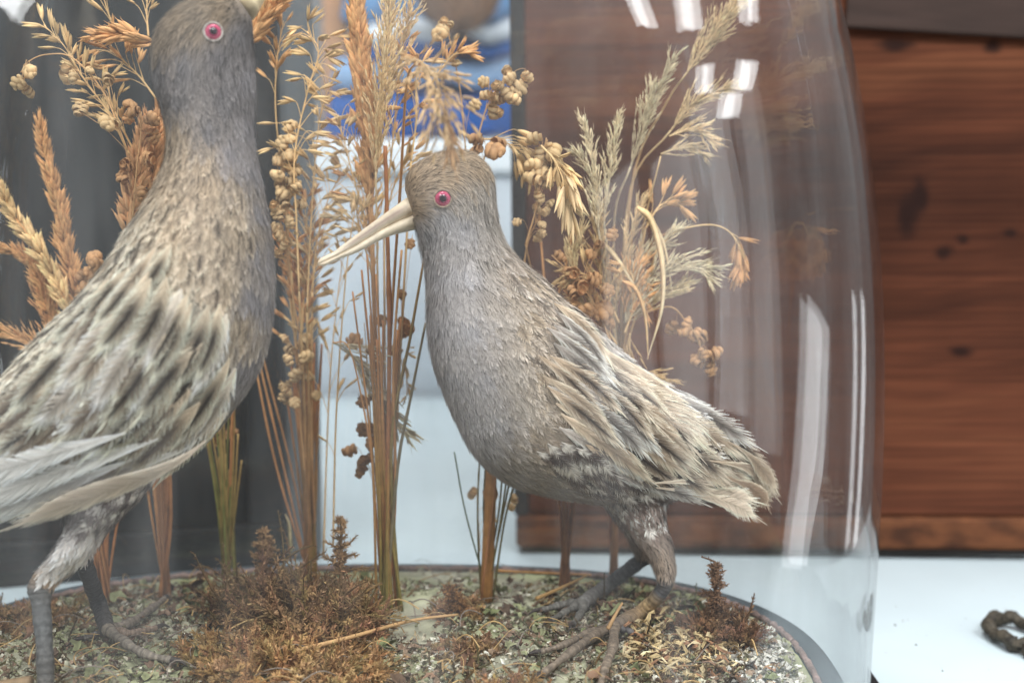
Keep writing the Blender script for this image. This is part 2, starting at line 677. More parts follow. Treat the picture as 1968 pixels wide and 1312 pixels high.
# black glazed case on the left
M_CASE = mat_plain('black_lacquer', lin(24, 27, 29), 0.55, 0.2, 0.4, 6)
M_CASEPANE = mat_plain('black_pane', lin(22, 26, 28), 0.45, 0.25, 0.3, 5)
M_STRIP = mat_plain('grey_corner_post', lin(92, 98, 102), 0.45, 0.4, 0.25, 12)
c0 = at_z(552, 1084, 0.0)
bc = thing('black_case', (c0[0], c0[1], 0), 'large black glossy display case behind the left bird', 'case')
bc.rotation_euler = (0, 0, math.radians(17))
local_box('case_body', (-0.62, 0.012, 0.0), (0.0, 0.26, 0.47), M_CASE, bc, 0.002)
local_box('front_pane', (-0.60, 0.006, 0.028), (-0.024, 0.0115, 0.45), M_CASEPANE, bc, 0.0)
local_box('bottom_rail', (-0.62, 0.0, 0.0), (0.0, 0.0115, 0.0275), M_CASE, bc, 0.002)
local_box('side_rail', (-0.0235, 0.0, 0.028), (0.0, 0.0115, 0.47), M_CASE, bc, 0.002)
local_box('corner_post', (0.0005, 0.004, 0.0), (0.0245, 0.03, 0.47), M_STRIP, bc, 0.006)

# pale crate, cloths and further things at the far end of the table
M_CRATE = mat_plain('pale_grey_plastic', lin(222, 230, 238), 0.5, 0.3, 0.06, 4)
M_CRATE_RIM = mat_plain('white_plastic', lin(236, 243, 248), 0.45, 0.3, 0.05, 4)
pc = at(640, 772, 1.49)
cr = thing('storage_crate', (pc[0] - 0.05, 1.49, 0.0), 'blurred pale grey crate at the far edge of the white table', 'crate')
h_body = at(800, 335, 1.49)[2]
h_rim = at(800, 268, 1.49)[2]
local_box('crate_body', (-0.1, 0.0, -0.03), (0.50, 0.22, h_body), M_CRATE, cr, 0.006)
local_box('crate_rim', (-0.11, -0.012, h_body + 0.0005), (0.51, 0.23, h_rim), M_CRATE_RIM, cr, 0.006)


def folded_cloth(px0, px1, py0, py1, Y, depth, col, label, wav=0.004):
    a, b = at(px0, py1, Y), at(px1, py0, Y)
    m_ = MB()
    nu, nv = 26, 18
    u, v = np.meshgrid(np.linspace(0, 1, nu), np.linspace(0, 2 * math.pi, nv, endpoint=False), indexing='ij')
    hz = (b[2] - a[2]) / 2
    zc = (b[2] + a[2]) / 2
    ex = 0.5
    cc, ss = np.cos(v), np.sin(v)
    yy = Y + depth / 2 - depth / 2 * np.sign(cc) * np.abs(cc) ** ex
    zz = zc + hz * np.sign(ss) * np.abs(ss) ** 0.7 + wav * np.sin(u * 9 + v * 2 + Y * 40) + wav * np.sin(u * 21 + 3)
    xx = a[0] + (b[0] - a[0]) * u + wav * np.sin(v * 3)
    V = np.stack([xx, yy, zz], -1).reshape(-1, 3)
    i, j = np.meshgrid(np.arange(nu - 1), np.arange(nv), indexing='ij')
    j2 = (j + 1) % nv
    F = np.stack([i * nv + j, i * nv + j2, (i + 1) * nv + j2, (i + 1) * nv + j], -1).reshape(-1, 4)
    caps = np.array([list(range(nv)), list(range((nu - 1) * nv + nv - 1, (nu - 1) * nv - 1, -1))])
    m_.add(V, [F, caps])
    o = m_.build('folded_cloth', mat_plain('cloth', col, 0.9, 0.1, 0.25, 30))
    tag(o, label, 'cloth', 'folded cloths on the crate')
    return o


CY = 1.52
folded_cloth(630, 1030, 172, 270, CY, 0.16, lin(30, 88, 160), 'deep blue folded cloth lying directly on the pale crate')
folded_cloth(640, 1040, 104, 176, CY + 0.01, 0.16, lin(140, 172, 208), 'mid blue folded cloth above the deep blue one')
folded_cloth(690, 1050, 72, 110, CY + 0.005, 0.16, lin(34, 96, 170), 'thin deep blue folded cloth under the greyish white one')
folded_cloth(700, 1050, 36, 84, CY, 0.16, lin(214, 222, 230), 'greyish white folded cloth in the blue pile')
folded_cloth(660, 1050, -30, 46, CY + 0.01, 0.16, lin(110, 156, 204), 'light blue folded cloth near the top of the pile')
folded_cloth(640, 1060, -160, -34, CY + 0.01, 0.16, lin(40, 84, 170), 'blue folded cloth topmost of the pile')
p0 = at(800, 60, 1.50)
p1 = at(965, -120, 1.50)
bag = thing('brown_bag', (float((p0[0] + p1[0]) / 2), 1.47, float(p0[2])), 'blurred brown bag lying over the pile of blue cloths', 'bag')
m_ = MB()
u, v = np.meshgrid(np.linspace(0, math.pi, 14), np.linspace(0, 2 * math.pi, 20, endpoint=False), indexing='ij')
hx, hz = (p1[0] - p0[0]) / 2, (p1[2] - p0[2]) / 2
V = np.stack([(p0[0] + p1[0]) / 2 + hx * np.sin(u) ** 0.7 * np.cos(v), 1.49 + 0.025 * np.sin(u) ** 0.7 * np.sin(v),
              p0[2] + hz - hz * np.cos(u) + 0.004 * np.sin(4 * v + 3 * u)], -1).reshape(-1, 3)
i, j = np.meshgrid(np.arange(13), np.arange(20), indexing='ij')
m_.add(V, np.stack([i * 20 + j, i * 20 + (j + 1) % 20, (i + 1) * 20 + (j + 1) % 20, (i + 1) * 20 + j], -1).reshape(-1, 4))
m_.build('bag_body', mat_plain('brown_paper', lin(128, 100, 82), 0.85, 0.1, 0.3, 30), bag)
m_ = MB()
tp = np.array([(p0[0] + p1[0]) / 2, 1.485, p1[2] - 0.004])
tube(m_, [tp + [-0.02, 0, 0], tp + [-0.018, 0, 0.03], tp + [0.018, 0, 0.03], tp + [0.02, 0, 0]], 0.003, (0.2, 0.12, 0.08))
m_.build('handle', mat_plain('brown_cord', lin(90, 66, 50), 0.8), bag)
# orange-pink upright
q0, q1 = at(618, 1, 1.56), at(664, 1, 1.56)
up = thing('wooden_post', (q0[0], 1.56, 0), 'blurred pale orange wooden post behind the black case', 'post')
local_box('post_shaft', (0.0, 0.0, 0.0), (q1[0] - q0[0], 0.03, 0.55), mat_plain('pale_orange_wood', lin(206, 158, 122), 0.7, 0.2, 0.15, 20), up, 0.004)
local_box('post_foot', (-0.03, -0.02, -0.03), (q1[0] - q0[0] + 0.03, 0.05, -0.0005), mat_plain('pale_orange_wood_foot', lin(190, 140, 100), 0.7, 0.2, 0.15, 20), up, 0.004)

# ------------------------------------------------------------------ display base and glass dome
DCX, DCY, DA, DB, DN = -0.068, 0.617, 0.217, 0.165, 2.6


def oval(a, b, n=160, cx=DCX, cy=DCY, e=DN):
    th = np.linspace(0, 2 * math.pi, n, endpoint=False)
    c, s = np.cos(th), np.sin(th)
    return np.stack([cx + a * np.sign(c) * np.abs(c) ** (2 / e), cy + b * np.sign(s) * np.abs(s) ** (2 / e)], 1)


def rings(mb, prof, n=160, col=(0.5, 0.5, 0.5), close=False):
    """prof: list of (inset, z) from the oval"""
    V = []
    for ins, z in prof:
        r = oval(DA - ins, DB - ins, n)
        V.append(np.column_stack([r, np.full(n, z)]))
    V = np.concatenate(V)
    m = len(prof)
    rng = m if close else m - 1
    i, j = np.meshgrid(np.arange(rng), np.arange(n), indexing='ij')
    j2 = (j + 1) % n
    i2 = (i + 1) % m
    mb.add(V, np.stack([i * n + j, i * n + j2, i2 * n + j2, i2 * n + j], -1).reshape(-1, 4), col)


db = thing('display_base', (DCX, DCY, 0), 'oval display base with grey rim, pink cord and dry moss ground under the dome', 'display base')
m_ = MB()
rings(m_, [(0.06, 0.0), (0.0005, 0.0), (0.0, 0.004), (0.0, 0.024), (0.0015, 0.0285), (0.004, BASE_Z), (0.0115, BASE_Z), (0.0125, BASE_Z - 0.002), (0.02, BASE_Z - 0.003), (0.06, BASE_Z - 0.003)])
m_.build('plinth', mat_plain('grey_painted_wood', lin(92, 101, 106), 0.7, 0.2, 0.25, 25, bump=0.1), db)
m_ = MB()
r = oval(DA - 0.0138, DB - 0.0138, 420)
zz = BASE_Z + 0.0004 + 0.0004 * np.sin(np.arange(420) * 1.7)
pts = np.column_stack([r, zz])
pts = np.vstack([pts, pts[:1]])
rr = 0.0015 + 0.0003 * np.sin(np.arange(421) * 2.4)
pk = lin(136, 116, 110)[None] * (1 + 0.25 * RNG.standard_normal((421, 1)))
tube(m_, pts, rr, np.clip(pk, 0.02, 0.9), 7, False)
m_.build('chenille_cord', mat_vcol('faded_chenille', 0.95, 0.05, noise_scale=900, noise_amt=0.3), db)


def ground_z(x, y):
    x, y = np.asarray(x, float), np.asarray(y, float)
    d = (np.abs((x - DCX) / (DA - 0.018)) ** DN + np.abs((y - DCY) / (DB - 0.018)) ** DN) ** (1 / DN)
    m = smooth(1.0, 0.55, d)
    h = 0.5 * np.sin(x * 37 + 1.3) * np.sin(y * 43 + 0.4) + 0.3 * np.sin(x * 83 + y * 61) + 0.2 * np.sin(x * 151 - y * 133 + 2)
    return BASE_Z - 0.001 + m * (0.006 + 0.004 * h)


gx, gy = np.meshgrid(np.linspace(-1, 1, 150), np.linspace(0, 1, 60), indexing='ij')
n_th, n_r = 200, 60
th = np.linspace(0, 2 * math.pi, n_th, endpoint=False)
rr = np.linspace(0.0, 1, n_r)
o1 = oval(DA - 0.0155, DB - 0.0155, n_th)
GX = DCX + rr[:, None] * (o1[:, 0] - DCX)[None]
GY = DCY + rr[:, None] * (o1[:, 1] - DCY)[None]
GZ = ground_z(GX, GY) + 0.0006 * np.sin(GX * 700) * np.sin(GY * 640)
i, j = np.meshgrid(np.arange(n_r - 1), np.arange(n_th), indexing='ij')
j2 = (j + 1) % n_th
F = np.stack([i * n_th + j, i * n_th + j2, (i + 1) * n_th + j2, (i + 1) * n_th + j], -1).reshape(-1, 4)
w1 = 0.5 + 0.5 * np.sin(GX * 60 + 2 * np.sin(GY * 50))
w2 = np.clip(0.5 + 0.5 * np.sin(GX * 130 + GY * 90 + 1), 0, 1)
gc = lin(176, 172, 150) * (1 - w1[..., None]) + lin(172, 174, 136) * w1[..., None]
gc = gc * (0.75 + 0.25 * w2[..., None])
m_ = MB()
m_.add(np.stack([GX, GY, GZ], -1).reshape(-1, 3), F, gc.reshape(-1, 3))
m_.build('groundwork', M_GROUND, db)

dome_z0, dome_c = 0.12, 0.37
prof_o, prof_i = [], []


def dome_ring(scale, off, z, n=160):
    return np.column_stack([oval(max((DA + off) * scale, 1e-4), max((DB + off) * scale, 1e-4), n), np.full(n, z)])


def dome_shell(mb, off, c, flip):
    lv = [(1.0, z) for z in np.linspace(0.0015, dome_z0, 16)]
    for k in range(1, 40):
        q_ = math.sin(k / 40 * math.pi / 2)
        lv.append(((1 - q_ ** 2.4) ** (1 / 2.4), dome_z0 + c * q_))
    n = 160
    V = np.concatenate([dome_ring(s_, off[0] + off[1] * float(smooth(-0.05, 0.16, z_)), z_, n) for s_, z_ in lv])
    V = np.vstack([V, [[DCX, DCY, dome_z0 + c]]])
    m = len(lv)
    i, j = np.meshgrid(np.arange(m - 1), np.arange(n), indexing='ij')
    j2 = (j + 1) % n
    F = np.stack([i * n + j, i * n + j2, (i + 1) * n + j2, (i + 1) * n + j], -1).reshape(-1, 4)
    k = np.arange(n)
    T = np.stack([(m - 1) * n + k, (m - 1) * n + (k + 1) % n, np.full(n, m * n)], -1)
    if flip:
        F, T = F[:, ::-1], T[:, ::-1]
    mb.add(V, [F, T])
    return n


m_ = MB()
n = dome_shell(m_, (0.0019, 0.0037), dome_c + 0.003, False)
n0 = m_.n
dome_shell(m_, (0.0006, 0.0018), dome_c, True)
k = np.arange(n)
m_.f.append(np.stack([k, n0 + k, n0 + (k + 1) % n, (k + 1) % n], -1))
gd = m_.build('glass_dome', mat_glass())
tag(gd, 'tall oval clear glass dome covering the two birds and dried grasses', 'glass dome')

# ------------------------------------------------------------------ birds: lofted bodies with plumage
class Loft:
    """surface of elliptical sections; s runs from the head (0) to the tail (1), th around (0 dorsal, +90 deg towards the camera)"""

    def __init__(self, secs, ns=320, nt=120, flat=1.0):
        C, A, B = [], [], []
        for (dx, dy), (vx, vy), Y, w in secs:
            d, v = at(dx, dy, Y), at(vx, vy, Y)
            C.append((d + v) / 2)
            A.append((d - v) / 2)
            B.append(w)
        C, A, B = np.array(C), np.array(A), np.array(B)[:, None]
        # even out the parameter along the body length
        seg = np.r_[0, np.cumsum(np.linalg.norm(np.diff(C, axis=0), axis=1) + 0.25 * np.linalg.norm(np.diff(A, axis=0), axis=1))]
        tt = np.linspace(0, 1, 900)
        CA = catmull(np.hstack([C, A, B]), tt)
        sp = np.interp(tt * (len(C) - 1), np.arange(len(C)), seg)
        self.len = seg[-1]
        s = np.linspace(0, 1, ns)
        D = np.stack([np.interp(s * seg[-1], sp, CA[:, k]) for k in range(7)], 1)
        c, a, w = D[:, :3], D[:, 3:6], np.maximum(D[:, 6:7], 1e-4)
        view = norm(CAMV - c)
        b = norm(view - a * ((view * a).sum(1) / np.maximum((a * a).sum(1), 1e-12))[:, None]) * w
        th = np.linspace(0, 2 * math.pi, nt + 1)
        co, si = np.cos(th)[None, :, None], np.sin(th)[None, :, None]
        self.G = c[:, None] + co * a[:, None] + si * b[:, None]
        self.ns, self.nt = ns, nt
        Gs = np.gradient(self.G, axis=0) * (ns - 1)
        Gt = np.zeros_like(self.G)
        Gt[:, 1:-1] = (self.G[:, 2:] - self.G[:, :-2]) * nt / (4 * math.pi)
        Gt[:, 0] = Gt[:, -1] = (self.G[:, 1] - self.G[:, -2]) * nt / (4 * math.pi)
        self.ls, self.lt = np.linalg.norm(Gs, axis=2), np.linalg.norm(Gt, axis=2)
        N = np.cross(Gs, Gt)
        ctr = c[:, None]
        sg = np.sign((N * (self.G - ctr)).sum(2, keepdims=True))
        self.N = norm(N * np.where(sg == 0, 1, sg))
        self.area = np.linalg.norm(np.cross(Gs, Gt), axis=2)[:, :-1]
        self.area[:2] = 0

    def _bi(self, Arr, s, th):
        x = np.clip(s, 0, 1) * (self.ns - 1)
        y = (th / (2 * math.pi) % 1.0) * self.nt
        i = np.clip(np.floor(x).astype(int), 0, self.ns - 2)
        j = np.clip(np.floor(y).astype(int), 0, self.nt - 1)
        u, v = x - i, y - j
        if Arr.ndim == 3:
            u, v = u[..., None], v[..., None]
        return (Arr[i, j] * (1 - u) + Arr[i + 1, j] * u) * (1 - v) + (Arr[i, j + 1] * (1 - u) + Arr[i + 1, j + 1] * u) * v

    def pos(self, s, th):
        return self._bi(self.G, s, th)

    def nor(self, s, th):
        return norm(self._bi(self.N, s, th))

    def sample(self, n, weight=None):
        w = self.area.copy()
        if weight is not None:
            ss = np.linspace(0, 1, self.ns)[:, None]
            tt = (np.arange(self.nt) / self.nt * 2 * math.pi)[None]
            w = w * weight(ss, tt, self.G[:, :-1])
        p = (w / w.sum()).ravel()
        k = RNG.choice(len(p), n, p=p)
        i, j = k // self.nt, k % self.nt
        s = (i + RNG.random(n)) / (self.ns - 1)
        th = (j + RNG.random(n)) / self.nt * 2 * math.pi
        return np.clip(s, 0, 1), th

    def walk(self, s, th, length, phi, K):
        """K points along the surface from (s,th); phi = angle off the head-to-tail flow. returns pos, normal (n,K,3)"""
        P, Nn = [self.pos(s, th)], [self.nor(s, th)]
        st = length / (K - 1)
        s, th = s.copy(), th.copy()
        over = np.zeros_like(s)
        last = None
        for k in range(K - 1):
            ls, lt = self._bi(self.ls, s, th), self._bi(self.lt, s, th)
            ds = st * np.cos(phi) / np.maximum(ls, 0.03)
            dt = np.clip(st * np.sin(phi) / np.maximum(lt, 0.004), -0.5, 0.5)
            s2 = s + ds
            out = s2 > 0.985
            s_n = np.where(out, s, s2)
            th_n = np.where(out, th, th + dt)
            p = self.pos(s_n, th_n)
            d = norm(P[-1] - P[-2]) if k else norm(self.pos(np.clip(s + 0.01, 0, 1), th) - self.pos(np.clip(s, 0, 0.99), th) + 1e-9)
            p = np.where(out[:, None], P[-1] + d * st[:, None], p)
            P.append(p)
            Nn.append(np.where(out[:, None], Nn[-1], self.nor(s_n, th_n)))
            s, th = s_n, th_n
        return np.stack(P, 1), np.stack(Nn, 1)

    def add_mesh(self, mb, col):
        nt, ns = self.nt, self.ns
        V = self.G[:, :-1].reshape(-1, 3)
        i, j = np.meshgrid(np.arange(ns - 1), np.arange(nt), indexing='ij')
        j2 = (j + 1) % nt
        F = np.stack([i * nt + j, i * nt + j2, (i + 1) * nt + j2, (i + 1) * nt + j], -1).reshape(-1, 4)
        k = np.arange(nt)
        V = np.vstack([V, self.G[0, :-1].mean(0), self.G[-1, :-1].mean(0)])
        T1 = np.stack([(k + 1) % nt, k, np.full(nt, ns * nt)], -1)
        T2 = np.stack([(ns - 1) * nt + k, (ns - 1) * nt + (k + 1) % nt, np.full(nt, ns * nt + 1)], -1)
        c = col(V) if callable(col) else col
        mb.add(V, [F, T1, T2], c)


def idw(ctrl, P, power=3.0):
    """ctrl: list of (px, py, array); value at the points' pixel positions"""
    px, py = to_px(P)
    k = np.array([[c[0], c[1]] for c in ctrl], float)
    val = np.array([c[2] for c in ctrl], float)
    d = np.sqrt((px[..., None] - k[:, 0]) ** 2 + (py[..., None] - k[:, 1]) ** 2) + 8.0
    w = d ** -power
    w /= w.sum(-1, keepdims=True)
    return w @ val


def fur(mb, P, N, width, c0, c1, lift):
    """tapered strands along the point rows P (n,K,3)"""
    n, K, _ = P.shape
    u = np.linspace(0, 1, K)
    P = P + N * (0.00015 + lift[:, None] * u[None] ** 1.3)[..., None]
    t = norm(np.gradient(P, axis=1))
    b = norm(np.cross(t, N))
    w = width[:, None] * (1 - 0.85 * u[None] ** 2) * 0.5
    L, R = P - b * w[..., None], P + b * w[..., None]
    V = np.stack([L, R], 2)                      # n,K,2,3
    idx = np.arange(n * K * 2).reshape(n, K, 2)
    F = np.stack([idx[:, :-1, 0], idx[:, :-1, 1], idx[:, 1:, 1], idx[:, 1:, 0]], -1).reshape(-1, 4)
    C = c0[:, None] * (1 - u[None, :, None]) + c1[:, None] * u[None, :, None]
    C = np.repeat(C[:, :, None], 2, 2)
    mb.add(V.reshape(-1, 3), F, np.clip(C.reshape(-1, 3), 0.005, 0.95))


def f_profile(u, tipr):
    return np.sin(np.pi * np.clip(0.06 + 0.94 * u, 0, 1) ** tipr) ** 0.75


def f_color(u, v, pal, barred):
    """pal (n,13): vane 3, edge 3, centre 3, streak strength, streak width, tip amount, bars; u,v broadcast to (n,...)"""
    ex = (slice(None),) + (None,) * (u.ndim - 1)
    g = lambda a, b: pal[:, a:b][ex + (slice(None),)] if False else pal[:, a:b].reshape((pal.shape[0],) + (1,) * (u.ndim - 1) + (b - a,))
    s1 = lambda a: pal[:, a].reshape((pal.shape[0],) + (1,) * (u.ndim - 1))
    e = np.clip(smooth(0.6, 1.0, np.abs(v)) + s1(11) * smooth(0.8, 1.0, u), 0, 1)[..., None]
    c = g(0, 3) * (1 - e) + g(3, 6) * e
    k = s1(9) * np.exp(-np.abs(v / (1.5 * s1(10))) ** 3) * smooth(0.10, 0.45, u) * (1 - smooth(0.88, 1.0, u))
    bars = s1(12) * smooth(0.1, 0.6, np.sin(u * 11 + 0.9 * np.abs(v)))
    k = np.clip(k + 0 * bars, 0, 1)[..., None]
    c = c * (1 - k) + g(6, 9) * k
    bb = np.clip(bars, 0, 1)[..., None]
    return c * (1 - bb) + g(6, 9) * bb


def feathers(mb, P, N, W, pal, lift, tipr, nb, camber=0.25, wisp=0.0, bw=0.55, curl=0.0, vf=0.82):
    """feathers along the rows P (n,K,3): an opaque vane plus nb barbs on each side"""
    n, K, _ = P.shape
    u = np.linspace(0, 1, K)
    P = P + N * (0.0002 + lift[:, None] * u[None] ** 1.2)[..., None]
    t = norm(np.gradient(P, axis=1))
    b = norm(np.cross(t, N))
    nn = np.cross(b, t)
    vv = np.array([-1, -0.5, 0, 0.5, 1])
    prof = f_profile(u, tipr) * vf
    off = W[:, None, None] * 0.5 * prof[None, :, None] * vv[None, None]
    dn = -camber * W[:, None, None] * 0.5 * prof[None, :, None] * vv[None, None] ** 2 - 0.0003
    V = P[:, :, None] + b[:, :, None] * off[..., None] + nn[:, :, None] * dn[..., None]
    uu = np.broadcast_to(u[None, :, None], (n, K, 5))
    C = f_color(uu, np.broadcast_to(vv[None, None], (n, K, 5)), pal, None) * 0.97
    idx = np.arange(n * K * 5).reshape(n, K, 5)
    F = np.stack([idx[:, :-1, :-1], idx[:, :-1, 1:], idx[:, 1:, 1:], idx[:, 1:, :-1]], -1).reshape(-1, 4)
    mb.add(V.reshape(-1, 3), F, np.clip(C.reshape(-1, 3), 0.005, 0.95))
    if nb <= 0:
        return
    # barbs
    for sd in (-1, 1):
        u0 = (np.arange(nb) + RNG.random((n, nb))) / nb * 0.93
        du = (0.16 + 0.10 * RNG.random((n, nb)))
        M = 3
        q = np.linspace(0, 1, M)
        uq = u0[..., None] + du[..., None] * q
        ov = np.clip(uq - 1, 0, None)
        uq1 = np.clip(uq, 0, 1)
        x = uq1 * (K - 1)
        i = np.clip(np.floor(x).astype(int), 0, K - 2)
        fr = (x - i)[..., None]
        ar = np.arange(n)[:, None, None]
        pick = lambda Z: Z[ar, i] * (1 - fr) + Z[ar, i + 1] * fr
        p, tb, bb, nb_ = pick(P), pick(t), pick(b), pick(nn)
        Lf = np.linalg.norm(P[:, -1] - P[:, 0], axis=1)
        endv = (0.92 + (0.16 + wisp) * RNG.random((n, nb)))[..., None]
        pr = f_profile(np.clip(u0[..., None] + 0.14, 0, 1), tipr)
        vq = sd * q[None, None] ** 0.85 * endv
        offq = W[:, None, None] * 0.5 * pr * vq
        dnq = -camber * W[:, None, None] * 0.5 * pr * vq ** 2 + 0.0002 + curl * q[None, None] ** 2 * RNG.random((n, nb, 1))
        pos = p + bb * offq[..., None] + nb_ * dnq[..., None] + tb * (ov * Lf[:, None, None])[..., None]
        d = norm(np.gradient(pos, axis=2))
        wd = norm(np.cross(d, nb_))
        ww = (bw * Lf / nb)[:, None, None] * np.array([1.0, 0.9, 0.25])[None, None]
        L_, R_ = pos - wd * ww[..., None] * 0.5, pos + wd * ww[..., None] * 0.5
        V = np.stack([L_, R_], 3)
        idx = np.arange(n * nb * M * 2).reshape(n, nb, M, 2)
        F = np.stack([idx[:, :, :-1, 0], idx[:, :, :-1, 1], idx[:, :, 1:, 1], idx[:, :, 1:, 0]], -1).reshape(-1, 4)
        C = f_color(uq1, np.broadcast_to(vq, uq1.shape), pal, None)
        C = C * (1 + 0.13 * RNG.standard_normal((n, nb, 1, 1)))
        C = np.repeat(C[:, :, :, None], 2, 3)
        mb.add(V.reshape(-1, 3), F, np.clip(C.reshape(-1, 3), 0.005, 0.95))
    # shaft
    sh = P + nn * 0.00035
    w = W[:, None] * 0.02 * (1 - 0.8 * u)[None]
    V = np.stack([sh - b * w[..., None], sh + b * w[..., None]], 2)
    idx = np.arange(n * K * 2).reshape(n, K, 2)
    F = np.stack([idx[:, :-1, 0], idx[:, :-1, 1], idx[:, 1:, 1], idx[:, 1:, 0]], -1).reshape(-1, 4)
    C = f_color(np.broadcast_to(u[None], (n, K)), np.zeros((n, K)), pal, None) * 0.85
    mb.add(V.reshape(-1, 3), F, np.clip(np.repeat(C[:, :, None], 2, 2).reshape(-1, 3), 0.005, 0.95))


GAIN = 1.5


def pal(vane, edge, centre, k=0.6, w=0.4, tip=0.4, bars=0.0):
    vane, edge = [(np.asarray(q_, float) * 0.84 + np.mean(q_) * 0.16) * np.array([1.015, 0.995, 1.0]) for q_ in (vane, edge)]
    edge = edge * 1.02
    return np.r_[np.minimum(lin(*vane) * GAIN, 0.9), np.minimum(lin(*edge) * GAIN, 0.92), lin(*centre) * (GAIN if bars else 0.6), k, w, tip, bars]


def bvh_of(mb):
    V = np.concatenate(mb.v)
    F = []
    for q in mb.f:
        F += [tuple(int(z) for z in r_) for r_ in q]
    return BVHTree.FromPolygons([Vector(v) for v in V.tolist()], F)


def surf(bvh, px, py, Ydef):
    d = norm(pray(px, py))
    h = bvh.ray_cast(Vector(CAMV.tolist()), Vector(d.tolist()))
    if h[0] is not None:
        return np.array(h[0]), np.array(h[1]), True
    P = at(px, py, Ydef)
    return P, norm(CAMV - P), False


def single_feather(bird, bvh, name, path, wpx, p, Yoff, tipr=1.6, nb=42, camber=0.3, K=9, wisp=0.1, Ydef=0.66, tilt=0.0, lift=0.0006, vf=0.86):
    """one large feather traced along pixels path, lying on the body surface"""
    t = np.linspace(0, 1, K)
    pp = catmull(np.array(path, float), t)
    P, Nn, Y = [], [], Ydef
    for k, (x, y) in enumerate(pp):
        q, nm, hit = surf(bvh, x, y, Y)
        if hit:
            if P and abs(q[1] - P[-1][1]) > 0.008:
                q = at(x, y, P[-1][1])
        elif P:
            q = at(x, y, P[-1][1] + 0.0005)
        Y = q[1]
        v = norm(CAMV - q)
        if (nm * v).sum() < 0:
            nm = -nm
        nm = norm(nm * 0.6 + v * 0.5 + np.array([0, 0, tilt]))
        P.append(q)
        Nn.append(nm)
    P, Nn = np.array(P), np.array(Nn)
    # smooth the row so the shaft is a fair curve
    for _ in range(4):
        P[1:-1] = 0.5 * P[1:-1] + 0.25 * (P[:-2] + P[2:])
        Nn[1:-1] = norm(0.5 * Nn[1:-1] + 0.25 * (Nn[:-2] + Nn[2:]))
    # pixel positions kept, lifted towards the viewer side of the body
    P = P + Nn * Yoff
    W = np.array([wpx / FPX * np.linalg.norm(P[0] - CAMV)])
    m_ = MB()
    feathers(m_, P[None], Nn[None], W, np.asarray(p)[None], np.array([lift]), tipr, nb, camber, wisp, bw=0.62, curl=0.0008, vf=vf)
    return m_.build(name, M_FEATHER, bird)


def lathe_path(mb, pts, rx, col, sides=10, flat=None, up=np.array([0, 0, 1.0])):
    """tube with separate half-heights/half-widths: rx (n,2) = (side, up)"""
    pts = np.asarray(pts, float)
    n = len(pts)
    t = norm(np.gradient(pts, axis=0))
    a = norm(np.cross(t, up))
    b = np.cross(a, t)
    th = np.arange(sides) / sides * 2 * math.pi
    V = pts[:, None] + rx[:, 0][:, None, None] * np.cos(th)[None, :, None] * a[:, None] + rx[:, 1][:, None, None] * np.sin(th)[None, :, None] * b[:, None]
    i, j = np.meshgrid(np.arange(n - 1), np.arange(sides), indexing='ij')
    j2 = (j + 1) % sides
    F = np.stack([i * sides + j, i * sides + j2, (i + 1) * sides + j2, (i + 1) * sides + j], -1).reshape(-1, 4)
    k = np.arange(sides)
    V = np.vstack([V.reshape(-1, 3), pts[:1], pts[-1:]])
    c = np.asarray(col, float)
    if c.ndim == 3:
        c = np.vstack([c.reshape(-1, 3), c[0].mean(0)[None], c[-1].mean(0)[None]])
    elif c.ndim == 2:
        c = np.vstack([np.repeat(c, sides, 0), c[:1], c[-1:]])
    mb.add(V, [F, np.stack([(k + 1) % sides, k, np.full(sides, n * sides)], -1),
               np.stack([(n - 1) * sides + k, (n - 1) * sides + (k + 1) % sides, np.full(sides, n * sides + 1)], -1)], c)


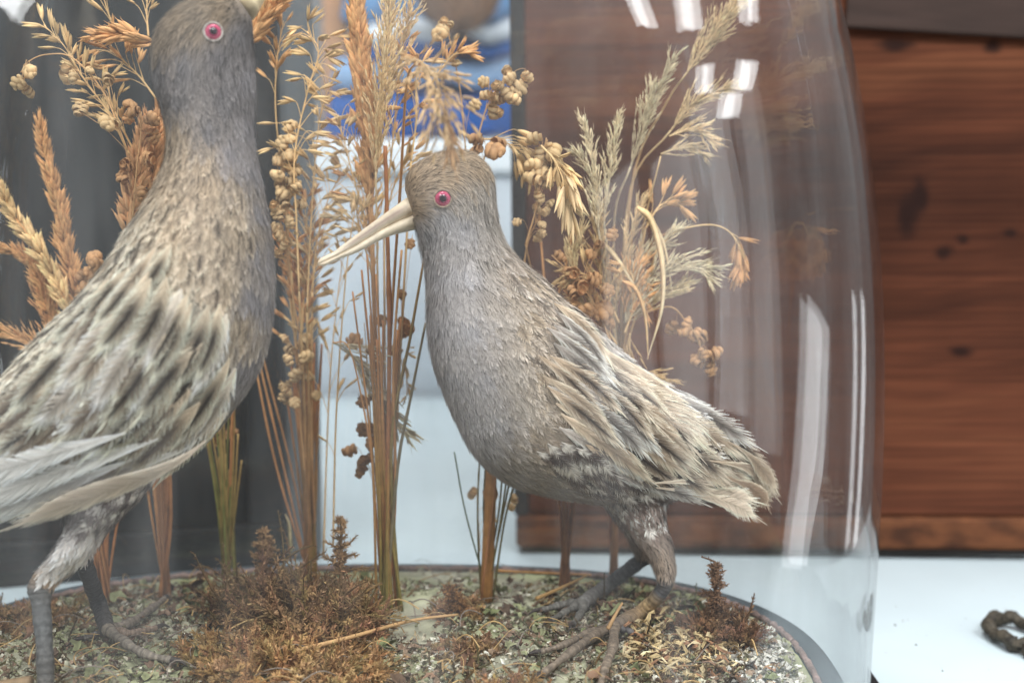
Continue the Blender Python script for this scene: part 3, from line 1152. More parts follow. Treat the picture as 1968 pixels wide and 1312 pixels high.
def make_eye(bird, bvh, px, py, rpx, Ydef, ring_col):
    q, nm, hit = surf(bvh, px, py, Ydef)
    r = rpx / FPX * np.linalg.norm(q - CAMV)
    v = norm(CAMV - q)
    nm = nm if (nm * v).sum() > 0 else -nm
    ax = norm(0.55 * nm + 0.45 * v)
    a = norm(np.cross(ax, [0, 0, 1.0]))
    b = np.cross(ax, a)
    c = q - ax * r * 0.62 + nm * 0.0012
    m_ = MB()
    ph = np.linspace(0, math.pi * 0.62, 22)
    th = np.linspace(0, 2 * math.pi, 28, endpoint=False)
    V = c + r * 1.12 * (np.cos(ph)[:, None, None] * ax + np.sin(ph)[:, None, None] * (np.cos(th)[None, :, None] * a + np.sin(th)[None, :, None] * b))
    f = np.sin(ph) * 1.12
    cols = np.where(f[:, None] < 0.46, lin(36, 18, 26)[None], np.where(f[:, None] < 0.60, lin(152, 46, 80)[None], lin(192, 78, 108)[None]))
    i, j = np.meshgrid(np.arange(21), np.arange(28), indexing='ij')
    F = np.stack([i * 28 + j, i * 28 + (j + 1) % 28, (i + 1) * 28 + (j + 1) % 28, (i + 1) * 28 + j], -1).reshape(-1, 4)
    m_.add(V.reshape(-1, 3), F, np.repeat(cols, 28, 0))
    e = m_.build('eye', M_EYE, bird)
    m_ = MB()
    ring = c + ax * r * 0.50 + 1.06 * r * (np.cos(th)[:, None] * a + np.sin(th)[:, None] * b)
    ring = np.vstack([ring, ring[:2]])
    tube(m_, ring, r * 0.15 * (1 + 0.2 * np.sin(np.arange(30) * 2.1)), lin(*ring_col)[None] * (1 + 0.12 * RNG.standard_normal((30, 1))), 7, False)
    m_.build('eye_ring', M_SKIN, e)
    m_ = MB()
    ta = np.linspace(0.15, math.pi - 0.15, 24)
    zz_ = np.array([0, 0, 1.0])
    upd = norm(zz_ - ax * (zz_ @ ax))
    sid = np.cross(upd, ax)
    arc = c + ax * r * 0.62 + 1.04 * r * (np.cos(ta)[:, None] * sid + np.sin(ta)[:, None] * upd)
    tube(m_, arc, r * 0.17 * np.sin(ta) ** 0.5, lin(*ring_col)[None] * 0.7 * (1 + 0.15 * RNG.standard_normal((24, 1))), 7)
    m_.build('eyelid', M_SKIN, e)
    return c, r, ax


M_EYE = mat_vcol('glass_eye', rough=0.12, spec=0.5, noise_scale=1600, noise_amt=0.25)


def make_leg(bird, pts, rad, cols, toes, name='leg', claw=lin(60, 52, 48)):
    """scaly shank through pts (world) and toes: list of (point list, radius)"""
    m_ = MB()
    n = 150
    t = np.linspace(0, 1, n)
    P = catmull(np.array(pts), t)
    scute = np.abs(np.sin(t * 66 + 0.6 * np.sin(t * 9)))
    R = 0.84 * np.interp(t, np.linspace(0, 1, len(rad)), rad) * (0.96 + 0.07 * scute ** 0.5 + 0.05 * np.sin(t * 31))
    C = np.stack([np.interp(t, np.linspace(0, 1, len(cols)), np.array(cols)[:, k]) for k in range(3)], 1)
    C = C * (1 + 0.10 * RNG.standard_normal((n, 1))) * (0.62 + 0.45 * scute[:, None] ** 0.4)
    tube(m_, P, R, np.clip(C, 0.01, 0.9), 12)
    lg = m_.build(name, M_LEG, bird)
    for tp, r0, tc in toes:
        m_ = MB()
        n = 90
        t = np.linspace(0, 1, n)
        P = catmull(np.array(tp), t)
        sc_ = np.abs(np.sin(t * 44))
        R = 0.8 * r0 * (1 - 0.45 * t) * (1 + 0.16 * np.cos(t * 2 * math.pi * 3.0)) * (0.97 + 0.06 * sc_)
        C = tc[None] * (1 + 0.14 * RNG.standard_normal((n, 1))) * (0.6 + 0.5 * sc_[:, None] ** 0.5)
        tube(m_, P, R, np.clip(C, 0.01, 0.9), 9)
        d = norm(P[-1] - P[-4])
        cl = np.array([P[-1] - d * 0.001, P[-1] + d * 0.004 + [0, 0, 0.0008], P[-1] + d * 0.008 - [0, 0, 0.001]])
        tube(m_, catmull(cl, np.linspace(0, 1, 8)), np.linspace(r0 * 0.5, 0.0002, 8), claw, 6)
        m_.build('toe', M_LEG, lg)
    return lg


def plumage_set(bird, loft, ctrl, n_fur, n_feather, fur_len, fe_len, fe_w, fur_w, fe_weight, phi_j=0.16, name='plumage', lift=0.0012, fur_lift=0.0011, fcl=0.09, taper=0.0):
    """body down (strands) and contour feathers in one child"""
    m_ = MB()
    # ctrl rows: (px,py,(pal13 + feather size + fur amount))
    s, th = loft.sample(n_fur)
    P0 = loft.pos(s, th)
    v = idw(ctrl, P0)
    L = fur_len * (0.6 + 0.8 * RNG.random(n_fur)) * (0.55 + 0.45 * smooth(0.0, 0.25, s)) * (1 - taper * smooth(0.35, 1.0, s))
    # clumped flow: neighbouring strands lean the same way
    clump = np.sin(P0[:, 0] * 420 + 3 * np.sin(P0[:, 2] * 300)) * np.sin(P0[:, 2] * 380 + 2 * np.sin(P0[:, 0] * 260))
    phi = phi_j * (0.7 * RNG.standard_normal(n_fur) + 1.0 * clump)
    P, N = loft.walk(s, th, L, phi, 4)
    mot = 1 + 0.11 * RNG.standard_normal((n_fur, 1)) + fcl * clump[:, None]
    dark = (RNG.random(n_fur) < v[:, 9] * 0.45)[:, None]
    c0 = np.where(dark, v[:, 6:9], v[:, 0:3]) * mot
    mixr = RNG.random((n_fur, 1)) * 0.6
    c1 = c0 * (1 - mixr) + v[:, 3:6] * mixr
    fur(m_, P, N, fur_w * (0.7 + 0.6 * RNG.random(n_fur)), c0 * 0.9, c1, fur_lift * (0.3 + 1.2 * RNG.random(n_fur)))
    if n_feather:
        s, th = loft.sample(n_feather, fe_weight)
        o = np.argsort(-s)
        s, th = s[o], th[o]
        P0 = loft.pos(s, th)
        v = idw(ctrl, P0)
        sz = v[:, 13]
        L = fe_len * sz * (0.8 + 0.4 * RNG.random(n_feather)) * (1 - 0.6 * smooth(0.68, 0.98, s))
        W = fe_w * sz ** 0.8 * (0.8 + 0.4 * RNG.random(n_feather))
        P, N = loft.walk(s, th, L, phi_j * RNG.standard_normal(n_feather), 7)
        pl = v[:, :13].copy()
        pl[:, :9] *= (1 + 0.10 * RNG.standard_normal((n_feather, 1)))
        pl[:, 9] *= RNG.random(n_feather) * 0.8 + 0.4
        pl[:, 9] = np.clip(pl[:, 9], 0, 1)
        pl[:, 10] *= 0.8 + 0.5 * RNG.random(n_feather)
        feathers(m_, P, N, W, np.clip(pl, 0.0, 1.0), lift * (0.4 + 1.2 * RNG.random(n_feather)) * sz, 1.15, 18, 0.22, wisp=0.3, bw=0.8, curl=0.0006)
    o = m_.build(name, M_FEATHER, bird)
    o['kind'] = 'stuff'
    return o


def ext(p, size=1.0):
    return np.r_[p, size]


def skin_col(ctrl):
    return lambda V: np.clip(idw(ctrl, V)[:, 0:3] * 0.8, 0.01, 0.9)


# ---------------------------------------------------------------- right bird
GREY = (148, 146, 145)
RB = [((778, 364), (800, 434), .634, .0075), ((782, 337), (801, 444), .634, .0135), ((812, 306), (803, 455), .635, .0185),
      ((866, 288), (806, 467), .636, .0222), ((915, 297), (809, 479), .638, .0232), ((946, 337), (813, 494), .640, .0230),
      ((952, 396), (818, 522), .642, .0232), ((962, 446), (822, 562), .644, .0250), ((990, 493), (823, 625), .646, .0290),
      ((1035, 533), (832, 690), .649, .0345), ((1085, 581), (854, 752), .652, .0395), ((1130, 618), (882, 815), .655, .0430),
      ((1184, 675), (918, 878), .659, .0450), ((1240, 720), (978, 926), .663, .0455), ((1296, 754), (1052, 950), .668, .0430),
      ((1346, 781), (1140, 964), .673, .0370), ((1388, 816), (1235, 966), .679, .0290), ((1420, 852), (1308, 958), .684, .0210),
      ((1444, 888), (1360, 950), .689, .0130), ((1456, 915), (1405, 945), .693, .0060)]
rl = Loft(RB)
grey = ext(pal((153, 151, 151), (167, 165, 164), (128, 124, 122), 0.25, 0.4, 0.3), 0.42)
greyb = ext(pal((152, 145, 134), (168, 158, 144), (126, 116, 106), 0.35, 0.4, 0.3), 0.5)
buff = ext(pal((166, 146, 116), (184, 168, 142), (92, 74, 60), 0.85, 0.45, 0.4), 0.8)
crown = ext(pal((152, 130, 100), (166, 150, 124), (96, 76, 56), 0.75, 0.45, 0.3), 0.45)
back = ext(pal((158, 142, 122), (190, 180, 166), (64, 52, 46), 1.0, 0.5, 0.5), 0.95)
backw = ext(pal((172, 162, 150), (206, 200, 194), (80, 68, 62), 0.95, 0.42, 0.5), 1.2)
wing = ext(pal((176, 154, 126), (200, 184, 160), (84, 62, 48), 0.9, 0.45, 0.5), 1.45)
barred = ext(pal((104, 90, 82), (120, 106, 96), (212, 206, 198), 0.0, 0.4, 0.3, 0.95), 0.9)
rctrl = [(800, 400, crown), (790, 345, crown), (830, 310, crown), (880, 300, crown), (920, 330, crown), (900, 300, crown),
         (860, 345, crown), (850, 420, grey), (900, 390, greyb), (890, 430, grey), (820, 450, grey), (935, 360, greyb), (945, 420, greyb),
         (850, 520, grey), (900, 520, grey), (940, 500, greyb), (970, 500, back), (1000, 530, buff), (840, 620, grey), (900, 620, grey),
         (960, 600, greyb), (1000, 600, buff), (1040, 570, back), (1070, 590, back), (860, 720, grey), (920, 720, grey), (980, 700, greyb),
         (1030, 690, buff), (1090, 640, back), (1120, 640, backw), (1170, 690, backw), (1220, 730, backw), (900, 800, grey), (950, 800, grey),
         (1000, 780, greyb), (1050, 790, buff), (1060, 730, buff), (930, 860, grey), (980, 880, greyb), (1030, 850, buff), (1100, 760, wing),
         (1160, 780, wing), (1200, 830, wing), (1150, 870, buff), (1070, 880, barred), (1060, 905, barred), (1030, 915, greyb), (980, 920, grey), (1060, 945, grey),
         (1120, 935, barred), (1180, 935, barred), (1240, 950, barred), (1150, 960, greyb), (1300, 960, barred), (1260, 860, wing), (1280, 780, backw), (1340, 820, backw),
         (1330, 900, wing), (1400, 870, wing), (1440, 920, wing)]
p0 = at(1180, 1205, 0.672)
rb = thing('stuffed_bird', (p0[0], p0[1], BASE_Z), 'grey breasted taxidermy wading bird with pale bill lowered to the left', 'stuffed bird', 'stuffed birds')
body = MB()
rl.add_mesh(body, skin_col(rctrl))
# feathered thighs belong to the same body surface
thighR = Loft([((1270, 905), (1150, 920), .680, .008), ((1280, 950), (1160, 958), .676, .016), ((1274, 985), (1186, 996), .671, .0165),
               ((1276, 1015), (1212, 1026), .667, .0120), ((1290, 1058), (1242, 1064), .662, .0080), ((1297, 1092), (1258, 1094), .659, .0060),
               ((1294, 1112), (1264, 1110), .658, .0046)], 120, 60)
thighR2 = Loft([((1260, 915), (1160, 930), .690, .010), ((1262, 965), (1180, 975), .695, .014), ((1262, 1030), (1210, 1040), .698, .010),
                ((1254, 1072), (1224, 1070), .700, .006)], 80, 40)
thighR.add_mesh(body, lin(120, 106, 96))
thighR2.add_mesh(body, lin(110, 98, 90))
body.build('body', M_SKIN, rb)
rbvh = bvh_of(body)
plumage_set(rb, rl, rctrl, 64000, 3800, 0.0052, 0.020, 0.0075, 0.00030,
            lambda s, t, G: 0.6 * smooth(0.05, 0.2, s) + smooth(0.27, 0.42, s) * (0.15 + 0.85 * smooth(-0.75, 0.1, np.cos(t))))
tctrl = [(1200, 940, barred), (1240, 970, barred), (1180, 970, barred), (1280, 960, barred),
         (1240, 1020, ext(pal((136, 122, 108), (160, 148, 134), (94, 82, 74), 0.7, 0.4, 0.3), 0.7)),
         (1275, 1080, ext(pal((140, 124, 106), (166, 150, 132), (96, 84, 74), 0.6, 0.4, 0.3), 0.5))]
plumage_set(rb, thighR, tctrl, 9000, 260, 0.010, 0.018, 0.006, 0.00042, lambda s, t, G: smooth(0.6, 0.1, s), name='thigh_plumage', taper=0.72, phi_j=0.2, lift=0.0015)
plumage_set(rb, thighR2, tctrl, 3000, 60, 0.010, 0.016, 0.006, 0.00045, lambda s, t, G: smooth(0.6, 0.1, s), name='thigh_plumage', taper=0.72, phi_j=0.2)

# bill
def make_bill(bird, base_u, base_l, tip, mid_u, Yb, Yt, wid, cols, dark):
    """upper and lower mandible between pixel points"""
    bl = thing_part('bill', bird)
    n = 40
    t = np.linspace(0, 1, n)
    up = catmull(np.array([base_u, mid_u[0], mid_u[1], tip], float), t)
    lo = catmull(np.array([base_l, mid_u[2], mid_u[3], tip], float), t)
    Y = Yb + (Yt - Yb) * t
    U, Lw = at(up[:, 0], up[:, 1], Y), at(lo[:, 0], lo[:, 1], Y)
    cen = (U + Lw) / 2
    h = np.maximum(np.linalg.norm(U - Lw, axis=1) / 2, 0.0019)
    w = wid * (1 - t) ** 0.8 + 0.0017 * np.sqrt(np.clip((1 - t) / 0.06, 0.02, 1))
    h = h * np.sqrt(np.clip((1 - t) / 0.05, 0.04, 1))
    upv = norm(U - Lw + np.array([0, 0, 1e-5]))
    upm = norm(upv[: n // 2].mean(0))
    for nm, sgn in (('upper_mandible', 1), ('lower_mandible', -1)):
        m_ = MB()
        c = cen + upm * (h * 0.40 * sgn)[:, None]
        rx = np.stack([w * (1.0 if sgn > 0 else 0.93), h * 0.60], 1)
        sides = 16
        th = np.arange(sides) / sides * 2 * math.pi
        # colours: pale horn, dark groove along the side of the upper half and a dark culmen
        lat = np.sin(th)
        cc = np.broadcast_to(cols[0], (n, sides, 3)).copy()
        if sgn > 0:
            k = (np.exp(-((lat - 0.30) / 0.42) ** 2)[None] * smooth(0.02, 0.2, t)[:, None] * (1 - smooth(0.6, 0.95, t))[:, None])[..., None]
            cc = cc * (1 - 0.9 * k) + dark * 0.9 * k
        k = smooth(0.75, 1.0, t)[:, None, None] * 0.35
        cc = cc * (1 - k) + cols[1] * k
        cc = cc * (1 + 0.05 * RNG.standard_normal((n, sides, 1)))
        lathe_path(m_, c, rx, np.clip(cc, 0.01, 0.9), sides, up=upm)
        m_.build(nm, M_BILL, bl)
    return bl


def thing_part(name, parent):
    o = bpy.data.objects.new(name, None)
    o.empty_display_size = 0.005
    COL.objects.link(o)
    o.parent = parent
    o.matrix_parent_inverse = wmat(parent).inverted()
    return o


make_bill(rb, (786, 378), (806, 440), (611, 508), [(728, 419), (668, 464), (744, 456), (678, 489)], 0.634, 0.612, 0.0064,
          (lin(226, 208, 182), lin(218, 194, 164)), lin(104, 78, 66))
make_eye(rb, rbvh, 850, 381, 15.5, 0.615, (158, 140, 122))

# legs of the right bird
shank = [lin(120, 98, 76), lin(84, 80, 78), lin(74, 74, 76), lin(176, 150, 112), lin(150, 126, 98), lin(112, 100, 90)]
gz = BASE_Z + 0.006
g_foot = at(1168, 1212, 0.668)
def gp(px, py, dz=0.0):
    P = at_z(px, py, BASE_Z + 0.007)
    for _ in range(3):
        P = at_z(px, py, float(ground_z(P[0], P[1])) + 0.005 + dz)
    return P
foot = gp(1180, 1203, 0.003)
toe_c = lin(116, 102, 88)
make_leg(rb, [at(1276, 1088, .658), at(1278, 1120, .658), at(1262, 1148, .660), at(1228, 1178, .665), foot], [.0050, .0046, .0042, .0043, .0044, .0042], shank,
         [([foot, gp(1140, 1222, .002), gp(1098, 1252, .001), gp(1040, 1296, 0)], .0036, toe_c),
          ([foot, gp(1130, 1216, .002), gp(1085, 1238, .0), gp(1038, 1252, -.001)], .0028, toe_c),
          ([foot, gp(1178, 1240, .002), gp(1164, 1280, .001), gp(1150, 1330, 0)], .0034, toe_c * 1.1),
          ([foot, gp(1206, 1210, .000), gp(1222, 1222, -.002)], .0026, lin(96, 92, 92))])
foot2 = gp(1120, 1158, 0.003)
dk = [lin(66, 68, 72), lin(70, 72, 76), lin(88, 86, 84), lin(104, 100, 96)]
make_leg(rb, [at(1246, 1066, .700), at(1208, 1094, .702), at(1162, 1128, .704), foot2], [.0046, .0044, .0043, .0042], dk,
         [([foot2, gp(1086, 1160, .001), gp(1040, 1172, 0)], .0032, lin(98, 94, 88)),
          ([foot2, gp(1096, 1170, .001), gp(1058, 1192, 0)], .0030, lin(98, 94, 88)),
          ([foot2, gp(1118, 1174, .001), gp(1100, 1200, 0)], .0030, lin(98, 94, 88))])

# traced wing and tail feathers of the right bird
pw = pal((178, 158, 130), (206, 190, 164), (120, 92, 72), 0.6, 0.42, 0.5)
pw_dk = pal((168, 146, 118), (202, 188, 164), (62, 46, 38), 1.0, 0.48, 0.5)
pgrey = pal((156, 146, 134), (206, 198, 186), (92, 80, 72), 0.9, 0.5, 0.4)
pprim = pal((196, 180, 156), (214, 200, 178), (170, 150, 126), 0.5, 0.3, 0.3)


def rows(bird, bvh, defs, Ydef, jit=7.0, name='wing_feather'):
    for (sx0, sy0), (sx1, sy1), d0, d1, n, w, pals, off in defs:
        n = int(n * 1.4)
        for k in range(n):
            q = k / max(n - 1, 1)
            jx, jy = RNG.normal(0, jit, 2)
            ax, ay = sx0 + (sx1 - sx0) * q + jx, sy0 + (sy1 - sy0) * q + jy
            dx = d0[0] + (d1[0] - d0[0]) * q + RNG.normal(0, jit)
            dy = d0[1] + (d1[1] - d0[1]) * q + RNG.normal(0, jit)
            dx, dy = dx * 1.25, dy * 1.25
            bow = RNG.normal(0, 6) + 6
            ml = (ax + dx * 0.5 + bow * dy / math.hypot(dx, dy), ay + dy * 0.5 - bow * dx / math.hypot(dx, dy))
            p = pals[RNG.integers(len(pals))].copy()
            p[:9] *= 1 + 0.08 * RNG.standard_normal()
            single_feather(bird, bvh, name, [(ax, ay), ml, (ax + dx, ay + dy)], w * (0.72 + 0.4 * RNG.random()), np.clip(p, 0, 1),
                           off + 0.0012 * RNG.random(), tipr=1.3, nb=72, Ydef=Ydef, wisp=0.55, vf=0.66)


rows(rb, rbvh, [
    ((1330, 812), (1268, 900), (104, 74), (120, 34), 7, 44, [pw, pw_dk, pgrey], 0.0012),
    ((1250, 748), (1170, 880), (140, 100), (150, 50), 9, 44, [pw, pw_dk, pgrey], 0.0022),
    ((1180, 700), (1110, 842), (130, 112), (150, 70), 10, 42, [pw, pw_dk, pw], 0.0030),
    ((1120, 650), (1072, 800), (110, 104), (136, 84), 9, 38, [pw, pw_dk, pgrey], 0.0036),
    ((1060, 592), (1046, 742), (92, 86), (110, 88), 8, 30, [pw_dk, pgrey, pw], 0.0040),
], 0.63)
for path, w, p in [([(1250, 918), (1330, 912), (1392, 922), (1432, 940)], 40, pprim), ([(1256, 926), (1340, 932), (1410, 946), (1446, 962)], 42, pprim),
                   ([(1300, 934), (1370, 950), (1420, 972), (1450, 992)], 40, pprim), ([(1356, 880), (1420, 890), (1456, 912), (1486, 946)], 36, pw),
                   ([(1390, 850), (1440, 880), (1468, 905), (1490, 938)], 32, pw), ([(1380, 905), (1430, 925), (1462, 950), (1474, 972)], 36, pal((166, 140, 112), (206, 188, 160), (120, 92, 70), 0.6, 0.5, 0.5))]:
    single_feather(rb, rbvh, 'tail_feather', path, w, p, 0.0050, tipr=2.2, nb=70, Ydef=0.655, wisp=0.05)

pbar = pal((66, 52, 44), (84, 70, 60), (190, 182, 172), 0.0, 0.4, 0.3, 1.0)
rows(rb, rbvh, [((1040, 858), (1110, 862), (52, 52), (60, 56), 6, 30, [pbar], 0.0040), ((1130, 905), (1290, 915), (48, 44), (66, 30), 8, 30, [pbar], 0.0016),
                ((1060, 880), (1180, 930), (56, 44), (60, 40), 7, 30, [pbar], 0.0016)], 0.64, 6, 'flank_feather')

# ---------------------------------------------------------------- left bird
LB = [((445, -22), (484, 36), .606, .0075), ((405, -16), (486, 72), .606, .0140), ((350, 8), (487, 108), .605, .0185),
      ((309, 48), (488, 150), .604, .0210), ((292, 98), (488, 195), .603, .0216), ((298, 162), (487, 235), .602, .0218),
      ((316, 217), (487, 270), .601, .0225), ((326, 276), (493, 318), .600, .0245), ((313, 337), (503, 372), .599, .0295),
      ((280, 400), (514, 432), .598, .0355), ((240, 467), (521, 500), .597, .0415), ((200, 530), (522, 580), .596, .0460),
      ((156, 585), (513, 650), .595, .0490), ((106, 634), (491, 715), .594, .0505), ((50, 694), (450, 778), .592, .0500),
      ((-5, 760), (390, 845), .590, .0470), ((-55, 820), (305, 898), .588, .0410), ((-105, 874), (198, 945), .585, .0330),
      ((-146, 923), (92, 976), .581, .0230), ((-176, 962), (2, 992), .577, .0135), ((-196, 998), (-100, 1018), .574, .0060)]
ll = Loft(LB)
lgrey = ext(pal((126, 123, 124), (142, 138, 138), (104, 98, 96), 0.4, 0.4, 0.3), 0.42)
lhead = ext(pal((100, 97, 97), (116, 112, 110), (76, 72, 70), 0.6, 0.4, 0.3), 0.4)
lcrown = ext(pal((118, 102, 80), (140, 124, 100), (66, 54, 42), 0.85, 0.45, 0.3), 0.45)
lnape = ext(pal((164, 144, 116), (188, 170, 142), (74, 60, 50), 0.9, 0.42, 0.4), 0.6)
lbuff = ext(pal((164, 146, 118), (188, 172, 146), (76, 62, 54), 0.9, 0.42, 0.4), 0.72)
lback = ext(pal((178, 162, 134), (206, 194, 172), (54, 44, 42), 1.0, 0.55, 0.5), 0.92)
lpale = ext(pal((192, 180, 156), (214, 204, 186), (60, 48, 42), 1.0, 0.5, 0.5), 1.3)
lbar = ext(pal((84, 76, 74), (100, 92, 88), (196, 190, 184), 0.0, 0.4, 0.3, 0.9), 0.8)
lctrl = [(400, 0, lcrown), (340, 30, lcrown), (305, 80, lcrown), (300, 140, lhead), (370, 60, lcrown), (420, 30, lcrown), (350, 130, lhead), (420, 110, lhead),
         (460, 70, lhead), (480, 150, lgrey), (340, 190, lhead), (430, 180, lhead), (480, 240, lgrey), (400, 240, lhead), (330, 245, lnape), (350, 290, lnape),
         (390, 300, lnape), (440, 290, lgrey), (480, 320, lgrey), (330, 340, lnape), (400, 360, lnape), (450, 370, lbuff), (495, 400, lgrey), (500, 480, lgrey),
         (470, 450, lbuff), (300, 400, lback), (360, 420, lnape), (420, 440, lbuff), (430, 520, lbuff), (480, 560, lgrey), (505, 580, lgrey), (470, 620, lbuff),
         (260, 470, lback), (320, 490, lback), (380, 510, lbuff), (220, 540, lback), (290, 570, lback), (370, 580, lpale), (180, 590, lback), (250, 640, lpale),
         (330, 660, lpale), (410, 650, lpale), (480, 680, lgrey), (450, 720, lgrey), (130, 650, lback), (200, 710, lpale), (300, 740, lpale), (390, 740, lpale),
         (60, 720, lback), (120, 790, lpale), (220, 810, lpale), (330, 830, lpale), (20, 800, lpale), (80, 880, lpale), (200, 900, lpale), (300, 890, lbar), (230, 950, lbar), (100, 960, lpale)]
p0 = at(85, 1330, 0.585)
lb = thing('stuffed_bird', (p0[0], p0[1], BASE_Z), 'larger taxidermy wading bird at left with head raised and streaked pale brown back', 'stuffed bird', 'stuffed birds')
body = MB()
ll.add_mesh(body, skin_col(lctrl))
thL = Loft([((110, 925), (310, 860), .596, .010), ((126, 970), (300, 905), .592, .018), ((136, 1003), (262, 955), .587, .018), ((126, 1038), (208, 1008), .583, .0140),
            ((98, 1080), (168, 1062), .579, .0105), ((77, 1104), (118, 1110), .577, .0070), ((73, 1122), (103, 1128), .576, .0053)], 120, 60)
thL2 = Loft([((110, 930), (260, 900), .62, .022), ((125, 980), (225, 970), .63, .017), ((136, 1040), (185, 1040), .635, .009), ((145, 1078), (172, 1076), .638, .006)], 80, 40)
thL.add_mesh(body, lin(150, 142, 132))
thL2.add_mesh(body, lin(100, 92, 88))
body.build('body', M_SKIN, lb)
lbvh = bvh_of(body)
plumage_set(lb, ll, lctrl, 64000, 3800, 0.0052, 0.020, 0.0075, 0.00030,
            lambda s, t, G: 0.6 * smooth(0.05, 0.2, s) + smooth(0.27, 0.42, s) * (0.15 + 0.85 * smooth(-0.75, 0.1, np.cos(t))))
lthc = ext(pal((196, 190, 180), (218, 213, 205), (150, 142, 132), 0.4, 0.4, 0.3), 0.9)
tctrl = [(280, 890, lbar), (230, 930, lbar), (270, 930, lbar), (200, 960, lbar), (140, 960, lbar), (250, 965, lbar), (180, 1010, lthc), (220, 1000, lthc), (140, 1070, lthc),
         (100, 1100, ext(pal((164, 138, 108), (178, 158, 132), (120, 104, 90), 0.3, 0.4, 0.3), 0.5))]
plumage_set(lb, thL, tctrl, 9000, 280, 0.013, 0.020, 0.007, 0.00045, lambda s, t, G: smooth(0.8, 0.2, s), name='thigh_plumage', taper=0.72, phi_j=0.16, lift=0.0016)
plumage_set(lb, thL2, tctrl, 3000, 60, 0.012, 0.018, 0.007, 0.00045, lambda s, t, G: smooth(0.7, 0.2, s), name='thigh_plumage', taper=0.72, phi_j=0.18)
make_bill(lb, (438, -18), (487, 38), (612, -175), [(480, -62), (546, -122), (520, -22), (566, -98)], 0.606, 0.640, 0.0060,
          (lin(206, 186, 150), lin(180, 160, 124)), lin(120, 96, 78))
make_eye(lb, lbvh, 409, 63, 15.5, 0.585, (178, 168, 160))
near = at_z(85, 1345, BASE_Z + 0.008)
Yn = near[1]
sl = [lin(150, 122, 94), lin(84, 82, 80), lin(84, 84, 84), lin(90, 86, 82), lin(124, 98, 80)]
make_leg(lb, [at(90, 1108, .576), at(78, 1128, .575), at(80, 1170, .572), at(86, 1250, .566), at(88, 1325, .561), at_z(88, 1372, BASE_Z + 0.006)],
         [.0056, .0064, .0046, .0042, .0043, .0046], sl,
         [([at_z(88, 1372, BASE_Z + 0.007), at_z(150, 1392, BASE_Z + 0.008), at_z(240, 1400, BASE_Z + 0.006)], .0036, toe_c),
          ([at_z(88, 1372, BASE_Z + 0.007), at_z(130, 1420, BASE_Z + 0.008), at_z(190, 1460, BASE_Z + 0.006)], .0036, toe_c),
          ([at_z(88, 1372, BASE_Z + 0.007), at_z(60, 1400, BASE_Z + 0.008), at_z(20, 1440, BASE_Z + 0.006)], .0036, toe_c)])
f2 = gp(206, 1208, 0.003)
make_leg(lb, [at(158, 1066, .638), at(172, 1110, .645), at(190, 1160, .655), f2], [.0050, .0046, .0046, .0044], [lin(46, 46, 48), lin(50, 50, 52), lin(54, 54, 56), lin(70, 66, 64)],
         [([f2, gp(250, 1196, .002), gp(292, 1168, .001), gp(316, 1150, 0)], .0032, lin(116, 104, 92)),
          ([f2, gp(250, 1216, .002), gp(300, 1206, 0)], .0030, lin(124, 104, 88)),
          ([f2, gp(240, 1234, .002), gp(280, 1256, .001), gp(330, 1268, 0)], .0034, lin(124, 114, 102)),
          ([f2, gp(190, 1216, .0), gp(160, 1226, -.001)], .0026, lin(100, 94, 88))])

lw = pal((188, 172, 144), (214, 202, 180), (54, 42, 38), 1.0, 0.5, 0.55)
lw2 = pal((184, 166, 138), (210, 198, 178), (84, 62, 50), 0.9, 0.5, 0.5)
lw3 = pal((200, 190, 170), (220, 212, 198), (96, 80, 72), 0.7, 0.4, 0.5)
rows(lb, lbvh, [
    ((40, 780), (190, 905), (-150, 110), (-170, 62), 7, 62, [lw, lw2, lw3], 0.0012),
    ((110, 700), (330, 850), (-130, 130), (-160, 80), 9, 60, [lw, lw2, lw3], 0.0022),
    ((170, 640), (420, 780), (-112, 130), (-110, 96), 10, 58, [lw, lw2, lw3, lw], 0.0030),
    ((230, 580), (440, 690), (-96, 120), (-70, 120), 9, 52, [lw, lw3, lw2, lw], 0.0036),
    ((290, 530), (420, 600), (-80, 110), (-40, 116), 7, 44, [lw, lw, lw3], 0.0042),
    ((200, 560), (330, 480), (-70, 84), (-50, 92), 7, 34, [lw, lw, lw2], 0.0034),
], 0.55, jit=8)
rows(lb, lbvh, [((300, 872), (170, 932), (-46, 54), (-60, 44), 7, 34, [pbar], 0.0014)], 0.57, 6, 'flank_feather')
lpr = pal((206, 200, 192), (224, 220, 214), (176, 166, 154), 0.5, 0.3, 0.3)
for path, w, p in [([(396, 846), (300, 894), (180, 936), (40, 984)], 58, pal((184, 170, 150), (204, 192, 174), (160, 142, 122), 0.4, 0.4, 0.3)),
                   ([(360, 846), (240, 888), (120, 928), (-30, 984)], 66, lpr), ([(300, 832), (190, 870), (80, 906), (-60, 960)], 66, lpr),
                   ([(240, 822), (140, 852), (40, 884), (-90, 930)], 62, lpr), ([(250, 870), (160, 905), (70, 940), (-50, 985)], 58, lpr)]:
    single_feather(lb, lbvh, 'wing_feather', path, w, p, 0.0048, tipr=2.0, nb=80, Ydef=0.56, wisp=0.05)

# ------------------------------------------------------------------ dried grasses
SG = 1.5


def sl_(r, g, b):
    c = lin(r, g, b)
    c = c * 0.9 + c.mean() * 0.1
    return c * min(SG, 0.86 / c.max())


GOLD, STRAW, PALE, TAN, RUST, GREEN = sl_(200, 148, 90), sl_(210, 174, 118), sl_(226, 206, 168), sl_(206, 172, 120), sl_(160, 104, 56), sl_(134, 122, 66)


